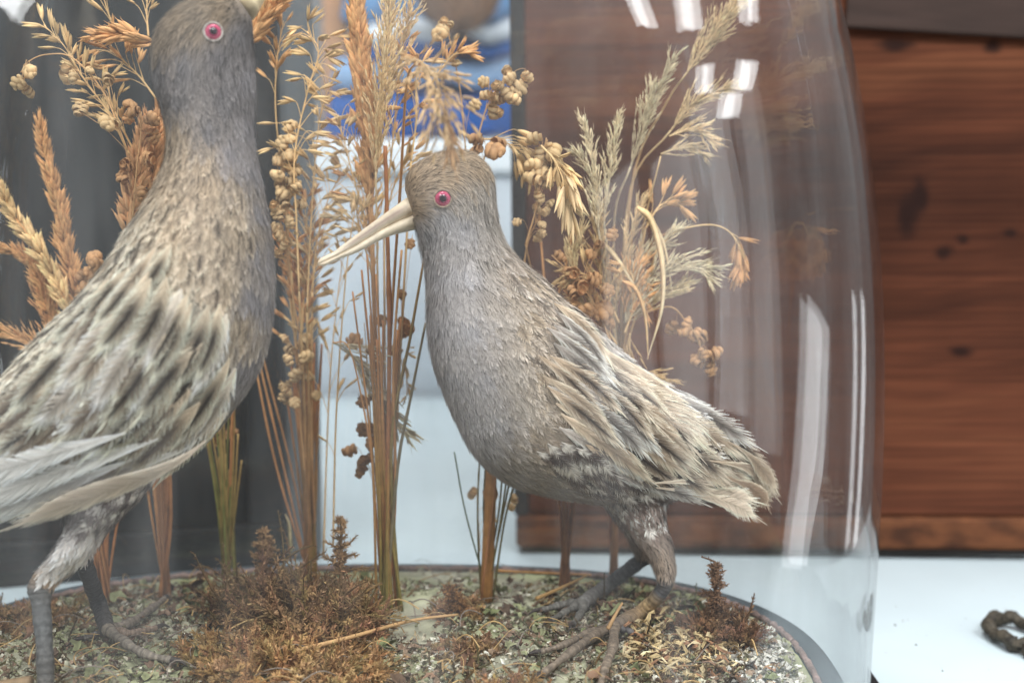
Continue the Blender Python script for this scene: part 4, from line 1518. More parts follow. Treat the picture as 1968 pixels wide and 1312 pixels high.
def almond(mb, p0, d, length, width, col, side, fold=0.5, nseg=6, tipcol=None):
    """a folded husk: two cupped faces around a keel"""
    t = np.linspace(0, 1, nseg)
    d = norm(np.asarray(d, float))
    a = norm(np.cross(d, side))
    b = np.cross(a, d)
    w = width * 0.5 * np.sin(np.pi * (0.08 + 0.92 * t) ** 0.75) ** 0.9
    w[-1] = 0.02 * width
    keel = p0 + d * (length * t)[:, None] + b * (w * fold)[:, None]
    l = p0 + d * (length * t)[:, None] + a * w[:, None]
    r = p0 + d * (length * t)[:, None] - a * w[:, None]
    u = p0 + d * (length * t)[:, None] - b * (w * 0.75)[:, None]
    V = np.stack([keel, l, u, r], 1).reshape(-1, 3)
    i, j = np.meshgrid(np.arange(nseg - 1), np.arange(4), indexing='ij')
    j2 = (j + 1) % 4
    F = np.stack([i * 4 + j, i * 4 + j2, (i + 1) * 4 + j2, (i + 1) * 4 + j], -1).reshape(-1, 4)
    tc = col * 1.15 if tipcol is None else tipcol
    k = np.repeat(t ** 1.5, 4)[:, None]
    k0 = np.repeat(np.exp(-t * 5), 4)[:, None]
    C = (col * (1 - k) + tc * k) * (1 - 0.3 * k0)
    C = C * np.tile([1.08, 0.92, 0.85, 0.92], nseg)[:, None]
    mb.add(V, F, np.clip(C, 0.01, 0.95))


def mesh_spikelet(seed, col, L=0.0088, W=0.0042, n=4, awn=0.0014):
    r = np.random.default_rng(seed)
    m_ = MB()
    for k in range(n):
        s = 1 if k % 2 else -1
        side = norm(np.array([0.1 * r.standard_normal(), 1, 0.0]))
        d = np.array([s * (0.16 + 0.08 * r.random()) * (1 - 0.15 * k), 0.06 * r.standard_normal(), 1])
        p = np.array([s * 0.0003, 0, 0.0013 * k])
        ll_ = L * (0.78 + 0.12 * r.random()) * (1 - 0.05 * k)
        almond(m_, p, d, ll_, W * 0.62, col * (0.9 + 0.25 * r.random()), np.array([0, 1.0, 0]) if k < 2 else np.array([0, -1.0, 0.2]))
        if awn:
            e = p + norm(d) * ll_
            tube(m_, [p + norm(d) * ll_ * 0.9, e + norm(d) * awn * 0.5, e + norm(d) * awn + [s * 0.0004, 0, 0]], [0.00018, 0.00012, 0.00004], col * 0.95, 3, False)
    me = m_.mesh('spikelet')
    me.materials.append(M_STRAW)
    return me


def mesh_oat(seed, col, L=0.0085, W=0.0019):
    r = np.random.default_rng(seed)
    m_ = MB()
    almond(m_, np.zeros(3), [0.10, 0.02, 1], L, W, col, np.array([0, 1.0, 0]), 0.6)
    almond(m_, np.zeros(3), [-0.12, 0.02, 1], L * 0.95, W * 0.9, col * 1.08, np.array([0, -1.0, 0]), 0.6)
    almond(m_, np.array([0, 0, 0.001]), [0.0, 0.1, 1], L * 0.75, W * 0.8, col * 0.9, np.array([1.0, 0, 0]), 0.6)
    me = m_.mesh('spikelet')
    me.materials.append(M_STRAW)
    return me


def mesh_puff(seed, col, L=0.0072, W=0.0064):
    """quaking-grass spikelet: overlapping rounded scales around a short axis"""
    r = np.random.default_rng(seed)
    m_ = MB()
    nl = 6
    for k in range(nl):
        z = L * (0.06 + 0.80 * k / (nl - 1))
        wr = W * 0.5 * math.sin(math.pi * (0.22 + 0.66 * k / (nl - 1))) ** 0.8
        s = 1 if k % 2 else -1
        n1, n2 = 5, 8
        ph = np.linspace(0, math.pi * 0.62, n1)
        th = np.linspace(0, 2 * math.pi, n2, endpoint=False)
        ctr = np.array([s * wr * 0.30, 0.06 * W * r.standard_normal(), z])
        V = []
        for p in ph:
            for q in th:
                V.append(ctr + np.array([s * 0.25 * wr * math.cos(p) + wr * 0.86 * math.sin(p) * math.cos(q), wr * 0.80 * math.sin(p) * math.sin(q), wr * 0.62 * math.cos(p)]))
        i, j = np.meshgrid(np.arange(n1 - 1), np.arange(n2), indexing='ij')
        j2 = (j + 1) % n2
        F = np.stack([i * n2 + j, i * n2 + j2, (i + 1) * n2 + j2, (i + 1) * n2 + j], -1).reshape(-1, 4)
        base = col * (0.88 + 0.2 * r.random())
        e = np.repeat(smooth(0.8, 1.9, ph), n2)[:, None]
        m_.add(np.array(V), F, np.clip(base * (1 - e) + base * 0.62 * e, 0.01, 0.9))
    me = m_.mesh('seed_puff')
    me.materials.append(M_STRAW)
    return me


SPIKE = {'gold': [mesh_spikelet(k, GOLD) for k in range(3)], 'pale': [mesh_spikelet(k + 5, PALE) for k in range(3)], 'straw': [mesh_spikelet(k + 9, STRAW) for k in range(3)],
         'rust': [mesh_spikelet(k + 12, sl_(194, 146, 98)) for k in range(3)]}
OAT = {'gold': [mesh_oat(k, sl_(200, 150, 92)) for k in range(3)], 'pale': [mesh_oat(k + 5, sl_(218, 186, 138)) for k in range(3)], 'straw': [mesh_oat(k + 9, STRAW) for k in range(3)],
       'rust': [mesh_oat(k + 12, sl_(188, 136, 82)) for k in range(3)]}
PUFF = {'gold': [mesh_puff(k, TAN) for k in range(4)], 'rust': [mesh_puff(k + 4, sl_(178, 132, 84)) for k in range(4)], 'straw': [mesh_puff(k + 8, sl_(206, 172, 122)) for k in range(4)]}


def place(name, me, parent, P, d, scale, roll=None):
    d = norm(np.asarray(d, float))
    ref = np.array([0, 1.0, 0]) if abs(d[1]) < 0.9 else np.array([1.0, 0, 0])
    a = norm(np.cross(ref, d))
    b = np.cross(d, a)
    ro = RNG.random() * 6.28 if roll is None else roll
    x, y = a * math.cos(ro) + b * math.sin(ro), -a * math.sin(ro) + b * math.cos(ro)
    M = Matrix(((x[0], y[0], d[0], P[0]), (x[1], y[1], d[1], P[1]), (x[2], y[2], d[2], P[2]), (0, 0, 0, 1))) @ Matrix.Scale(scale, 4)
    o = bpy.data.objects.new(name, me)
    COL.objects.link(o)
    o.parent = parent
    o.matrix_parent_inverse = wmat(parent).inverted()
    o.matrix_basis = M
    return o


def pathw(pp, Y, n=24):
    """pixel path (px,py[,Y]) to world points"""
    A_ = np.array([[q[0], q[1], q[2] if len(q) > 2 else Y] for q in pp], float)
    if len(A_) == 2:
        A_ = np.array([A_[0], (A_[0] + A_[1]) / 2, A_[1]])
    B_ = catmull(A_, np.linspace(0, 1, n))
    return at(B_[:, 0], B_[:, 1], B_[:, 2])


class Bunch:
    def __init__(self, px, py, label, spread=10):
        P = at_z(px, py, BASE_Z + 0.006)
        P[2] = float(ground_z(P[0], P[1])) - 0.002
        self.P, self.px, self.py, self.Y = P, px, py, P[1]
        self.t = thing('grass_bunch', P, label, 'dried grass', 'dried grass bunches')
        self.spread = spread

    def stem(self, path, r0=0.0009, r1=0.0005, c0=RUST, c1=GOLD, Y1=None, base=True, n=22):
        """stem from the root through pixel points"""
        Y1 = self.Y if Y1 is None else Y1
        pts = [(self.px + RNG.normal(0, self.spread * 0.55), self.py + 6, self.Y + RNG.normal(0, 0.0035))] if base else []
        m = len(path)
        for k, q in enumerate(path):
            yy = q[2] if len(q) > 2 else self.Y + (Y1 - self.Y) * (k + 1) / m
            pts.append((q[0], q[1], yy))
        W = pathw(pts, self.Y, n)
        m_ = MB()
        t = np.linspace(0, 1, n)[:, None]
        C = c0 * (1 - t) + c1 * t
        C = 0.84 * C * (1 + 0.09 * RNG.standard_normal((n, 1)))
        node = 1 + 0.35 * np.exp(-((t[:, 0] - 0.42 - 0.2 * RNG.random()) / 0.012) ** 2)
        tube(m_, W, (r0 + (r1 - r0) * t[:, 0]) * node, np.clip(C, 0.01, 0.9), 6)
        m_.build('stem', M_STRAW, self.t)
        return W

    def stalks(self, n, topx, topy, dx, Y1=None, r=0.0011, c0=RUST, c1=GOLD, dr=0.3, dy=40):
        """plain stalks rising from the root"""
        for k in range(n):
            tx = topx + (k / max(n - 1, 1) - 0.5) * 2 * dx + RNG.normal(0, 4)
            ty = topy + RNG.normal(0, dy)
            mx = self.px + (tx - self.px) * 0.45 + RNG.normal(0, 3)
            cc0 = c0 * (0.8 + 0.4 * RNG.random())
            self.stem([(mx, (self.py + ty) / 2), (tx, ty)], r * (1 + dr * RNG.standard_normal() * 0.5), r * 0.7, cc0, c1, Y1)

    def spike(self, path, Y, size=1.0, kind='gold', n=None, ang=24, stem=True, r=0.0005, rows_=3, c=GOLD, via=None):
        W = pathw(path, Y, 30)
        m_ = MB()
        tube(m_, W, np.linspace(r * 1.3, r * 0.6, 30), c, 5)
        hd = m_.build('seed_head', M_STRAW, self.t)
        ln = np.linalg.norm(np.diff(W, axis=0), axis=1).sum()
        n = n or int(ln / 0.0013 / size)
        for k in range(n):
            q = (k + 0.5) / n * 0.97
            i = min(int(q * 29), 28)
            P = W[i] + (W[i + 1] - W[i]) * (q * 29 - i)
            d = norm(W[min(i + 1, 29)] - W[max(i - 1, 0)])
            ref = norm(np.cross(d, [0, 1.0, 0.1]))
            az = k * (2 * math.pi / rows_) * 1.02 + 0.5 * RNG.standard_normal()
            rad = ref * math.cos(az) + np.cross(d, ref) * math.sin(az)
            a = math.radians(ang + 5 + 7 * RNG.standard_normal()) * (1 - 0.35 * q)
            env = size * (0.72 + 0.42 * math.sin(math.pi * min(q * 0.9 + 0.25, 1))) * (0.9 + 0.2 * RNG.random())
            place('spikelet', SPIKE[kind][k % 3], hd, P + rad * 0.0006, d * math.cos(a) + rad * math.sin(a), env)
        if stem:
            self.stem((via or [((self.px * 0.5 + path[0][0] * 0.5), (self.py + path[0][1]) / 2)]) + [(path[0][0], path[0][1])], 0.0009, r * 1.3, RUST, c, Y)
        return hd

    def oats(self, path, Y, n=14, blen=0.022, size=1.0, kind='gold', droop=0.5, stem=True, spread=0.7, r=0.0004, c=STRAW, via=None, two=0.5, start=0.15):
        W = pathw(path, Y, 30)
        m_ = MB()
        tube(m_, W, np.linspace(r * 1.4, r * 0.5, 30), c, 5)
        ends = []
        for k in range(n):
            q = start + (1 - start) * (k + RNG.random()) / n
            i = min(int(q * 29), 28)
            P = W[i]
            d = norm(W[min(i + 1, 29)] - W[max(i - 1, 0)])
            ref = norm(np.cross(d, [0, 1.0, 0.1]))
            az = k * 2.4 + 0.6 * RNG.standard_normal()
            rad = ref * math.cos(az) + 0.6 * np.cross(d, ref) * math.sin(az)
            L_ = blen * (1.15 - 0.7 * q) * (0.6 + 0.7 * RNG.random())
            e1 = P + d * L_ * 0.55 + rad * L_ * spread * 0.4
            e2 = e1 + d * L_ * 0.3 * (1 - droop) + rad * L_ * spread * 0.35 - np.array([0, 0, 1.0]) * L_ * droop * 0.5
            br = catmull(np.array([P, e1, e2]), np.linspace(0, 1, 8))
            tube(m_, br, np.linspace(r * 0.55, r * 0.3, 8), c, 4, False)
            ends.append((br[-1], norm(br[-1] - br[-3])))
            if RNG.random() < two:
                ends.append((br[4], norm(norm(br[5] - br[3]) + 0.5 * rad + 0.2 * RNG.standard_normal(3))))
        hd = m_.build('seed_head', M_STRAW, self.t)
        for k, (P, d) in enumerate(ends):
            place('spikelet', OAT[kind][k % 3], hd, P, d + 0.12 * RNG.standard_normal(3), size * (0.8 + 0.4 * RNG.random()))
        if stem:
            self.stem((via or [((self.px * 0.5 + path[0][0] * 0.5), (self.py + path[0][1]) / 2)]) + [(path[0][0], path[0][1])], 0.0008, r * 1.4, RUST, c, Y)
        return hd

    def puffs(self, path, Y, spots, kind='gold', size=1.0, stem=True, r=0.0003, c=sl_(176, 136, 88), via=None):
        """spots: (px, py, scale) of the puffs, hung on thin stalks from the path"""
        W = pathw(path, Y, 30)
        m_ = MB()
        tube(m_, W, np.linspace(r * 1.5, r * 0.8, 30), c, 5)
        items = []
        for sx, sy, sc in spots:
            P = at(sx, sy, Y + RNG.normal(0, 0.004))
            dd = np.linalg.norm(W - P, axis=1)
            i = int(np.argmin(dd))
            i = max(0, i - 4)
            up = np.array([0, 0, 1.0])
            top = P + up * 0.0045 * sc
            br = catmull(np.array([W[i], (W[i] + top) / 2 + up * 0.002, top, P + up * 0.003 * sc]), np.linspace(0, 1, 9))
            tube(m_, br, r * 0.45, c, 4, False)
            items.append((br[-1], norm(br[-1] - br[-3] + 0.3 * RNG.standard_normal(3) * 0.01), sc))
        hd = m_.build('seed_head', M_STRAW, self.t)
        for k, (P, d, sc) in enumerate(items):
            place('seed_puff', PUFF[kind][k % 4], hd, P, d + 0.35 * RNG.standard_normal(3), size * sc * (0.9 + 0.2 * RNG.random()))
        if stem:
            self.stem((via or [((self.px * 0.5 + path[0][0] * 0.5), (self.py + path[0][1]) / 2)]) + [(path[0][0], path[0][1])], 0.0007, r * 1.5, RUST, c, Y)
        return hd

    def plume(self, path, Y, width=0.010, n=60, size=0.0042, col=PALE, stem=True, r=0.00035, via=None, dens=5, ang=22, taper=0.75):
        """feathery head of tiny husks: too small to pick apart, one mesh"""
        n, size, width = int(n * 0.8), size * 0.92, width * 1.1
        W = pathw(path, Y, 40)
        m_ = MB()
        tube(m_, W, np.linspace(r * 1.4, r * 0.4, 40), col * 0.85, 4)
        for k in range(n):
            q = (k + RNG.random()) / n
            i = min(int(q * 39), 38)
            P = W[i]
            d = norm(W[min(i + 1, 39)] - W[max(i - 1, 0)])
            ref = norm(np.cross(d, [0, 1.0, 0.1]))
            az = RNG.random() * 6.283
            rad = ref * math.cos(az) + np.cross(d, ref) * math.sin(az)
            L_ = width * (1 - taper * q) * (0.5 + 0.8 * RNG.random()) * 1.6
            a = math.radians(ang * (0.6 + 0.7 * RNG.random()))
            dr = norm(d * math.cos(a) + rad * math.sin(a))
            e = P + dr * L_
            tube(m_, [P, (P + e) / 2 + rad * L_ * 0.04, e], [r * 0.4, r * 0.35, r * 0.25], col * 0.9, 3, False)
            for z in range(dens):
                f = (z + 0.7) / dens
                side = norm(RNG.standard_normal(3))
                cc = col * (0.8 + 0.4 * RNG.random())
                almond(m_, P + (e - P) * f, norm(dr + 0.30 * side), size * (0.6 + 0.6 * RNG.random()), size * 0.2, cc, side, 0.5, 4)
                if RNG.random() < 0.25:
                    q0 = P + (e - P) * f + dr * size * 0.8
                    tube(m_, [q0, q0 + norm(dr + 0.25 * side) * size * 0.8], [0.00010, 0.00004], cc, 3, False)
        hd = m_.build('seed_head', M_STRAW, self.t)
        if stem:
            self.stem((via or [((self.px * 0.5 + path[0][0] * 0.5), (self.py + path[0][1]) / 2)]) + [(path[0][0], path[0][1])], 0.0008, r * 1.4, RUST, col * 0.85, Y)
        return hd

    def leaf(self, path, Y, w=0.0035, c0=STRAW, c1=PALE):
        W = pathw(path, Y, 26)
        t = np.linspace(0, 1, 26)
        d = norm(np.gradient(W, axis=0))
        a = norm(np.cross(d, norm(CAMV - W) + 0.4 * np.sin(t * 7)[:, None] * np.array([1.0, 0, 0])))
        nn = np.cross(a, d)
        ww = w * 0.5 * np.minimum(1, t * 6 + 0.35) * (1 - t ** 2.5) + 0.00008
        V = np.stack([W - a * ww[:, None], W + nn * (ww * 0.35)[:, None], W + a * ww[:, None], W + nn * (ww * 0.35 - 0.00025)[:, None]], 1).reshape(-1, 3)
        i, j = np.meshgrid(np.arange(25), np.arange(4), indexing='ij')
        j2 = (j + 1) % 4
        F = np.stack([i * 4 + j, i * 4 + j2, (i + 1) * 4 + j2, (i + 1) * 4 + j], -1).reshape(-1, 4)
        C = (c0 * (1 - t[:, None]) + c1 * t[:, None]) * (1 + 0.08 * RNG.standard_normal((26, 1)))
        m_ = MB()
        m_.add(V, F, np.clip(np.repeat(C, 4, 0), 0.01, 0.9))
        return m_.build('leaf_blade', M_STRAW, self.t)


# --- bunch at far left, behind the raised bird's legs
b = Bunch(197, 1150, 'rusty stalk bunch rising between the legs of the left bird', 14)
b.stalks(9, 185, 930, 40, r=0.0009, c1=sl_(170, 110, 62), dy=30)
b.spike([(150, 590), (132, 500), (112, 400), (90, 310), (74, 228)], .705, 1.05, 'gold', ang=22)
b.spike([(140, 620), (110, 545), (68, 470), (20, 405), (4, 358)], .70, 0.95, 'straw', ang=24)
b.spike([(112, 660), (92, 590), (74, 530), (40, 490), (-14, 476)], .71, 0.85, 'gold', ang=28)
b.plume([(122, 690), (100, 620), (84, 560), (60, 500)], .71, 0.013, 60, 0.006, sl_(190, 138, 86), dens=4)
b.plume([(110, 700), (70, 668), (36, 650), (6, 640)], .715, 0.012, 40, 0.006, sl_(206, 158, 104), dens=4)
b.puffs([(150, 640), (165, 560), (185, 490)], .70, [(186, 500, 1.1), (172, 512, 1.0), (196, 518, 1.0), (162, 530, 1.0), (180, 535, 1.1), (150, 556, 1.0), (170, 560, 1.0), (158, 575, 0.9)], 'rust')

# --- bunch under the left bird's belly
b = Bunch(318, 1140, 'orange brown stalk bunch seen below the belly of the left bird', 8)
b.stalks(6, 312, 860, 20, r=0.0014, c0=sl_(150, 96, 48), c1=sl_(178, 120, 66))
b.stem([(300, 1040), (283, 930), (276, 800)], 0.0008, 0.0006)
b.spike([(245, 450), (255, 380), (268, 310), (278, 240)], .68, 1.15, 'rust', ang=20)
b.spike([(290, 400), (296, 330), (300, 270), (308, 200)], .69, 1.1, 'rust', ang=22)
b.spike([(262, 330), (272, 280), (284, 225)], .70, 1.1, 'rust', ang=22)
b.spike([(300, 82), (262, 72), (220, 68), (170, 70)], .675, 1.0, 'gold', n=22, ang=18, rows_=3, via=[(300, 640), (318, 300)])
b.oats([(250, 300), (210, 220), (160, 150), (124, 90), (84, 48)], .675, 26, 0.013, 0.92, 'straw', 0.1, spread=0.6, two=0.8, via=[(290, 720), (275, 420)])
b.oats([(262, 300), (232, 240), (212, 190), (204, 130)], .68, 12, 0.018, 0.9, 'straw', 0.25, spread=0.7, stem=False)
b.oats([(300, 190), (270, 150), (240, 120), (212, 96)], .685, 14, 0.020, 0.95, 'gold', 0.15, spread=0.8, stem=False, two=0.8)
b.oats([(285, 70), (282, 20), (286, -30)], .69, 10, 0.016, 0.95, 'straw', 0.1, spread=0.6, stem=False)
b.oats([(222, 60), (206, 20), (196, -20)], .69, 6, 0.014, 1.05, 'straw', 0.1, spread=0.4, stem=False)
b.puffs([(245, 290), (200, 180), (140, 112), (90, 105), (56, 118), (40, 140)], .67, [(50, 145, 1.0), (44, 162, 1.05), (48, 180, 1.05), (60, 146, .8), (128, 142, 1.35), (140, 152, 1.0), (174, 142, .7), (210, 170, 1.0), (152, 234, 1.05), (205, 243, 1.15), (216, 250, .9)], 'gold', stem=False)
b.puffs([(255, 420), (262, 330), (270, 260), (272, 215)], .672, [(268, 225, 1.0), (258, 215, 0.9), (280, 240, 1.0), (252, 228, .8), (236, 330, 1.0), (288, 262, 1.0), (242, 362, .9), (296, 320, 1.1), (302, 370, 1.0), (270, 372, 1.0)], 'rust', stem=False)
b.stem([(300, 800), (262, 560), (246, 440)], 0.0011, 0.0007, RUST, GOLD, .68)

# --- greenish bunch
b = Bunch(437, 1135, 'greenish stalk bunch standing under the breast of the left bird', 8)
b.stalks(14, 428, 815, 36, r=0.0008, c0=sl_(112, 106, 52), c1=sl_(160, 128, 72), dy=50)
b.stalks(6, 420, 800, 30, r=0.0008, c0=sl_(96, 100, 46), c1=sl_(124, 120, 64))
b.puffs([(430, 1000), (426, 880), (424, 790)], .74, [(412, 800, .8), (426, 812, .9), (440, 830, .8), (404, 836, .8), (432, 790, .9), (444, 840, .7), (420, 850, .8)], 'rust', stem=False)
b.spike([(470, 90), (496, 50), (520, 22), (556, -14)], .705, 1.25, 'gold', n=26, ang=18, via=[(450, 700), (480, 300)])
b.spike([(474, 84), (490, 30), (500, -10)], .71, 1.2, 'rust', n=20, ang=20, stem=False)
b.leaf([(452, 1120), (446, 1000), (440, 900)], .735, 0.0022, sl_(110, 108, 54), sl_(146, 132, 76))

# --- bunch in front of the case edge
b = Bunch(598, 1108, 'tall rusty bunch with round quaking grass heads beside the left bird', 12)
b.stalks(10, 585, 700, 36, r=0.00085, c0=sl_(128, 108, 50), c1=sl_(176, 112, 60), dy=60)
b.stalks(5, 575, 500, 26, r=0.0008, c0=sl_(140, 106, 50), c1=sl_(186, 130, 72), dy=60)
for k in range(3):
    b.stem([(560 - 14 * k, 900), (514 - 10 * k, 720), (494 - 8 * k, 640)], 0.0007, 0.0005)
b.puffs([(575, 640), (556, 520), (548, 400), (545, 300), (553, 262)], .705,
        [(554, 262, 1.0), (560, 274, .95), (541, 300, 1.0), (525, 318, 1.0), (556, 302, 1.1), (570, 308, 1.0), (562, 322, 1.2), (575, 330, 1.0), (543, 322, .9), (526, 352, 1.0), (535, 366, 1.0), (548, 360, 1.1), (560, 352, 1.0), (540, 385, 1.1), (555, 392, 1.15), (526, 402, 1.0), (548, 412, 1.1), (562, 380, 1.0), (537, 434, 1.0), (552, 430, 1.0), (544, 448, .9), (527, 456, .9), (542, 470, 1.0), (551, 472, .8), (540, 494, .8), (530, 420, 1.0), (566, 404, 1.0)], 'straw', 1.0)
b.puffs([(585, 900), (575, 780), (568, 660)], .715, [(578, 660, .95), (553, 664, .8), (558, 672, .9), (565, 686, 1.0), (574, 680, 1.1), (582, 692, 1.0), (600, 700, 1.1), (562, 712, 1.0), (586, 706, .9), (576, 722, 1.1), (570, 732, 1.0), (584, 736, 1.0), (540, 746, .9), (546, 756, .9), (556, 742, .8), (538, 780, .9), (564, 778, 1.0), (552, 770, .8), (611, 764, .9)], 'straw', 0.95)
b.oats([(560, 520), (545, 360), (530, 220), (532, 120), (545, 40)], .715, 14, 0.016, 1.0, 'gold', 0.15, spread=0.55, start=0.6)
b.oats([(575, 560), (570, 430), (566, 300), (590, 180), (612, 100), (590, 60)], .70, 30, 0.020, 1.0, 'straw', 0.35, spread=0.8, start=0.35)
b.oats([(590, 600), (596, 460), (604, 330), (616, 220), (636, 160)], .71, 32, 0.018, 0.95, 'straw', 0.2, spread=0.9, start=0.1)
b.oats([(600, 560), (610, 460), (632, 380), (660, 330)], .715, 26, 0.020, 0.95, 'pale', 0.15, spread=0.9, start=0.05)
b.oats([(588, 720), (592, 620), (600, 540), (612, 480)], .72, 22, 0.016, 0.95, 'straw', 0.1, spread=0.8, start=0.05, stem=False)
b.oats([(575, 700), (560, 600), (552, 520), (550, 470)], .72, 20, 0.014, 0.95, 'rust', 0.1, spread=0.7, start=0.05, stem=False)
b.oats([(580, 640), (585, 560), (590, 470), (585, 380)], .72, 26, 0.016, 1.0, 'rust', 0.1, spread=0.8, start=0.05, stem=False)
b.plume([(585, 620), (575, 560), (565, 500)], .72, 0.012, 40, 0.007, sl_(180, 124, 70), stem=False, dens=3)
b.oats([(622, 1060), (628, 860), (636, 700), (650, 560), (664, 470)], .72, 10, 0.02, 0.8, 'straw', 0.0, spread=0.6, start=0.3, stem=False)
b.leaf([(560, 1060), (556, 1010), (548, 986)], .73, 0.002, sl_(140, 130, 90), sl_(190, 170, 130))

# --- tallest bunch, between the birds
b = Bunch(742, 1168, 'tallest golden bunch of grass standing between the two birds', 20)
b.stalks(9, 730, 620, 40, r=0.00085, c0=sl_(120, 110, 44), c1=sl_(176, 116, 62), dy=80)
b.stalks(4, 716, 500, 34, r=0.0007, c0=sl_(140, 104, 48), c1=sl_(180, 122, 66), dy=80)
b.stem([(752, 860), (790, 640), (818, 480)], 0.0011, 0.0006, sl_(120, 108, 50), sl_(150, 116, 70))
b.stem([(764, 900), (790, 760), (818, 620)], 0.0010, 0.0006, sl_(112, 100, 70), sl_(130, 116, 92))
b.stem([(760, 940), (756, 700), (772, 480)], 0.0009, 0.0006)
b.stem([(748, 700), (744, 420), (740, 280)], 0.0012, 0.0010, RUST, sl_(150, 92, 50))
b.spike([(712, 380), (706, 260), (696, 140), (684, 40), (676, -60)], .70, 1.35, 'gold', n=92, ang=16, rows_=4, r=0.0010)
b.spike([(722, 340), (716, 240), (706, 150)], .695, 1.15, 'gold', n=34, ang=16, stem=False)
b.plume([(722, 330), (730, 200), (742, 90), (752, -30)], .69, 0.016, 150, 0.0055, sl_(214, 184, 134), dens=5)
b.plume([(728, 260), (748, 170), (772, 80), (790, 20)], .70, 0.014, 70, 0.0050, sl_(220, 188, 138), stem=False)
b.oats([(738, 420), (752, 300), (764, 180), (780, 60)], .705, 30, 0.020, 0.9, 'gold', 0.1, spread=0.7, start=0.1)
b.oats([(716, 470), (690, 380), (668, 300), (650, 220)], .70, 24, 0.020, 0.85, 'straw', 0.2, spread=0.8, start=0.1)
b.oats([(724, 440), (700, 360), (690, 300), (676, 250)], .705, 16, 0.018, 0.9, 'rust', 0.1, spread=0.7, start=0.1, stem=False)
b.oats([(735, 440), (760, 350), (790, 300)], .71, 14, 0.018, 0.85, 'straw', 0.1, spread=0.7, start=0.2, stem=False)
b.oats([(790, 310), (800, 230), (800, 160), (806, 120)], .70, 14, 0.018, 0.95, 'gold', 0.3, spread=0.7, stem=True)
b.oats([(722, 560), (700, 470), (690, 440), (676, 420)], .70, 18, 0.018, 0.8, 'pale', 0.1, spread=0.8, stem=False)
b.plume([(720, 520), (710, 450), (716, 380)], .70, 0.010, 40, 0.006, sl_(206, 160, 104), stem=False, dens=4)
# drooping tuft hanging towards the camera, in front of the right bird's head
b.plume([(796, 112, .60), (820, 128, .575), (842, 165, .56), (852, 215, .555)], .56, 0.016, 60, 0.0075, sl_(212, 174, 122), stem=False, dens=4, ang=34, taper=0.35)
b.plume([(852, 200, .557), (862, 240, .555), (866, 285, .555)], .555, 0.006, 16, 0.0085, sl_(196, 150, 100), stem=False, dens=4, ang=12, taper=0.5)
b.stem([(748, 700, .69), (770, 350, .66), (782, 160, .62), (800, 120, .60)], 0.0009, 0.0005, RUST, GOLD)
b.plume([(640, 658), (672, 676), (712, 730), (748, 790), (780, 830)], .69, 0.013, 60, 0.0068, PALE, stem=False, dens=4, ang=20)
b.stem([(716, 900), (690, 740), (668, 664), (640, 658)], 0.0006, 0.0003)
b.puffs([(730, 1000), (716, 860), (706, 700), (700, 620)], .70, [(690, 774, 1.0), (704, 776, .8), (696, 824, 1.0), (712, 826, 1.0), (686, 876, 1.1), (700, 888, .8), (702, 906, 1.0), (714, 884, .9), (697, 668, 1.1), (718, 682, 1.0), (722, 700, 1.0), (714, 850, 1.0)], 'rust')
b.puffs([(752, 900), (764, 720), (776, 600)], .70, [(741, 618, .9), (774, 630, 1.1), (780, 644, 1.0), (792, 640, .9), (772, 690, 1.0), (792, 470, .8), (770, 566, .8)], 'rust')
b.oats([(772, 720), (778, 690), (783, 760)], .70, 7, 0.012, 0.6, 'straw', 0.3, spread=0.4, stem=False)
b.oats([(640, 1050), (646, 800), (662, 560), (676, 440), (690, 360)], .70, 12, 0.012, 0.7, 'straw', 0.1, stem=False)

# --- reed-like bunch below the right bird's breast
b = Bunch(936, 1148, 'thick orange reed stem bunch below the breast of the right bird', 10)
b.stem([(940, 1010), (944, 900), (950, 760)], 0.0034, 0.0030, sl_(168, 116, 52), sl_(190, 134, 70))
for tx, mx in ((922, 918), (934, 930), (968, 956), (986, 964), (1000, 970), (978, 962)):
    b.stem([(mx, 1000), (tx, 880), (tx + 10, 760)], 0.0006, 0.0004, sl_(104, 96, 52), sl_(110, 96, 66))
b.stem([(896, 990), (873, 868)], 0.0005, 0.0004, sl_(84, 92, 60), sl_(84, 96, 72))
b.puffs([(922, 1060), (918, 960), (920, 900)], .73, [(911, 952, 1.0), (948, 1002, .7), (984, 960, .8), (978, 975, .7)], 'gold', stem=False)
b.puffs([(912, 290), (925, 240), (938, 200), (962, 165), (990, 148)], .70, [(940, 166, .9), (953, 168, .85), (944, 190, 1.0), (968, 184, 1.15), (984, 192, 1.2), (968, 202, 1.1), (998, 208, 1.0), (950, 212, 1.1), (976, 150, 1.0), (990, 158, 1.0), (1008, 150, 1.0), (958, 222, 1.0)], 'straw', via=[(960, 820), (950, 560)])
b.puffs([(895, 290), (885, 180), (870, 100), (860, 60)], .72, [(850, 68, 1.3), (862, 62, .8), (854, 46, .8), (873, 132, .7), (905, 220, .9)], 'gold', via=[(940, 800), (920, 520)])
b.oats([(830, 160), (850, 130), (872, 106), (896, 102)], .71, 10, 0.008, 0.95, 'gold', 0.0, spread=0.4, stem=False)
b.puffs([(925, 330), (932, 300), (940, 280)], .69, [(928, 284, 1.1), (938, 302, 1.35), (948, 294, 1.2), (924, 298, 1.0)], 'rust', stem=False)

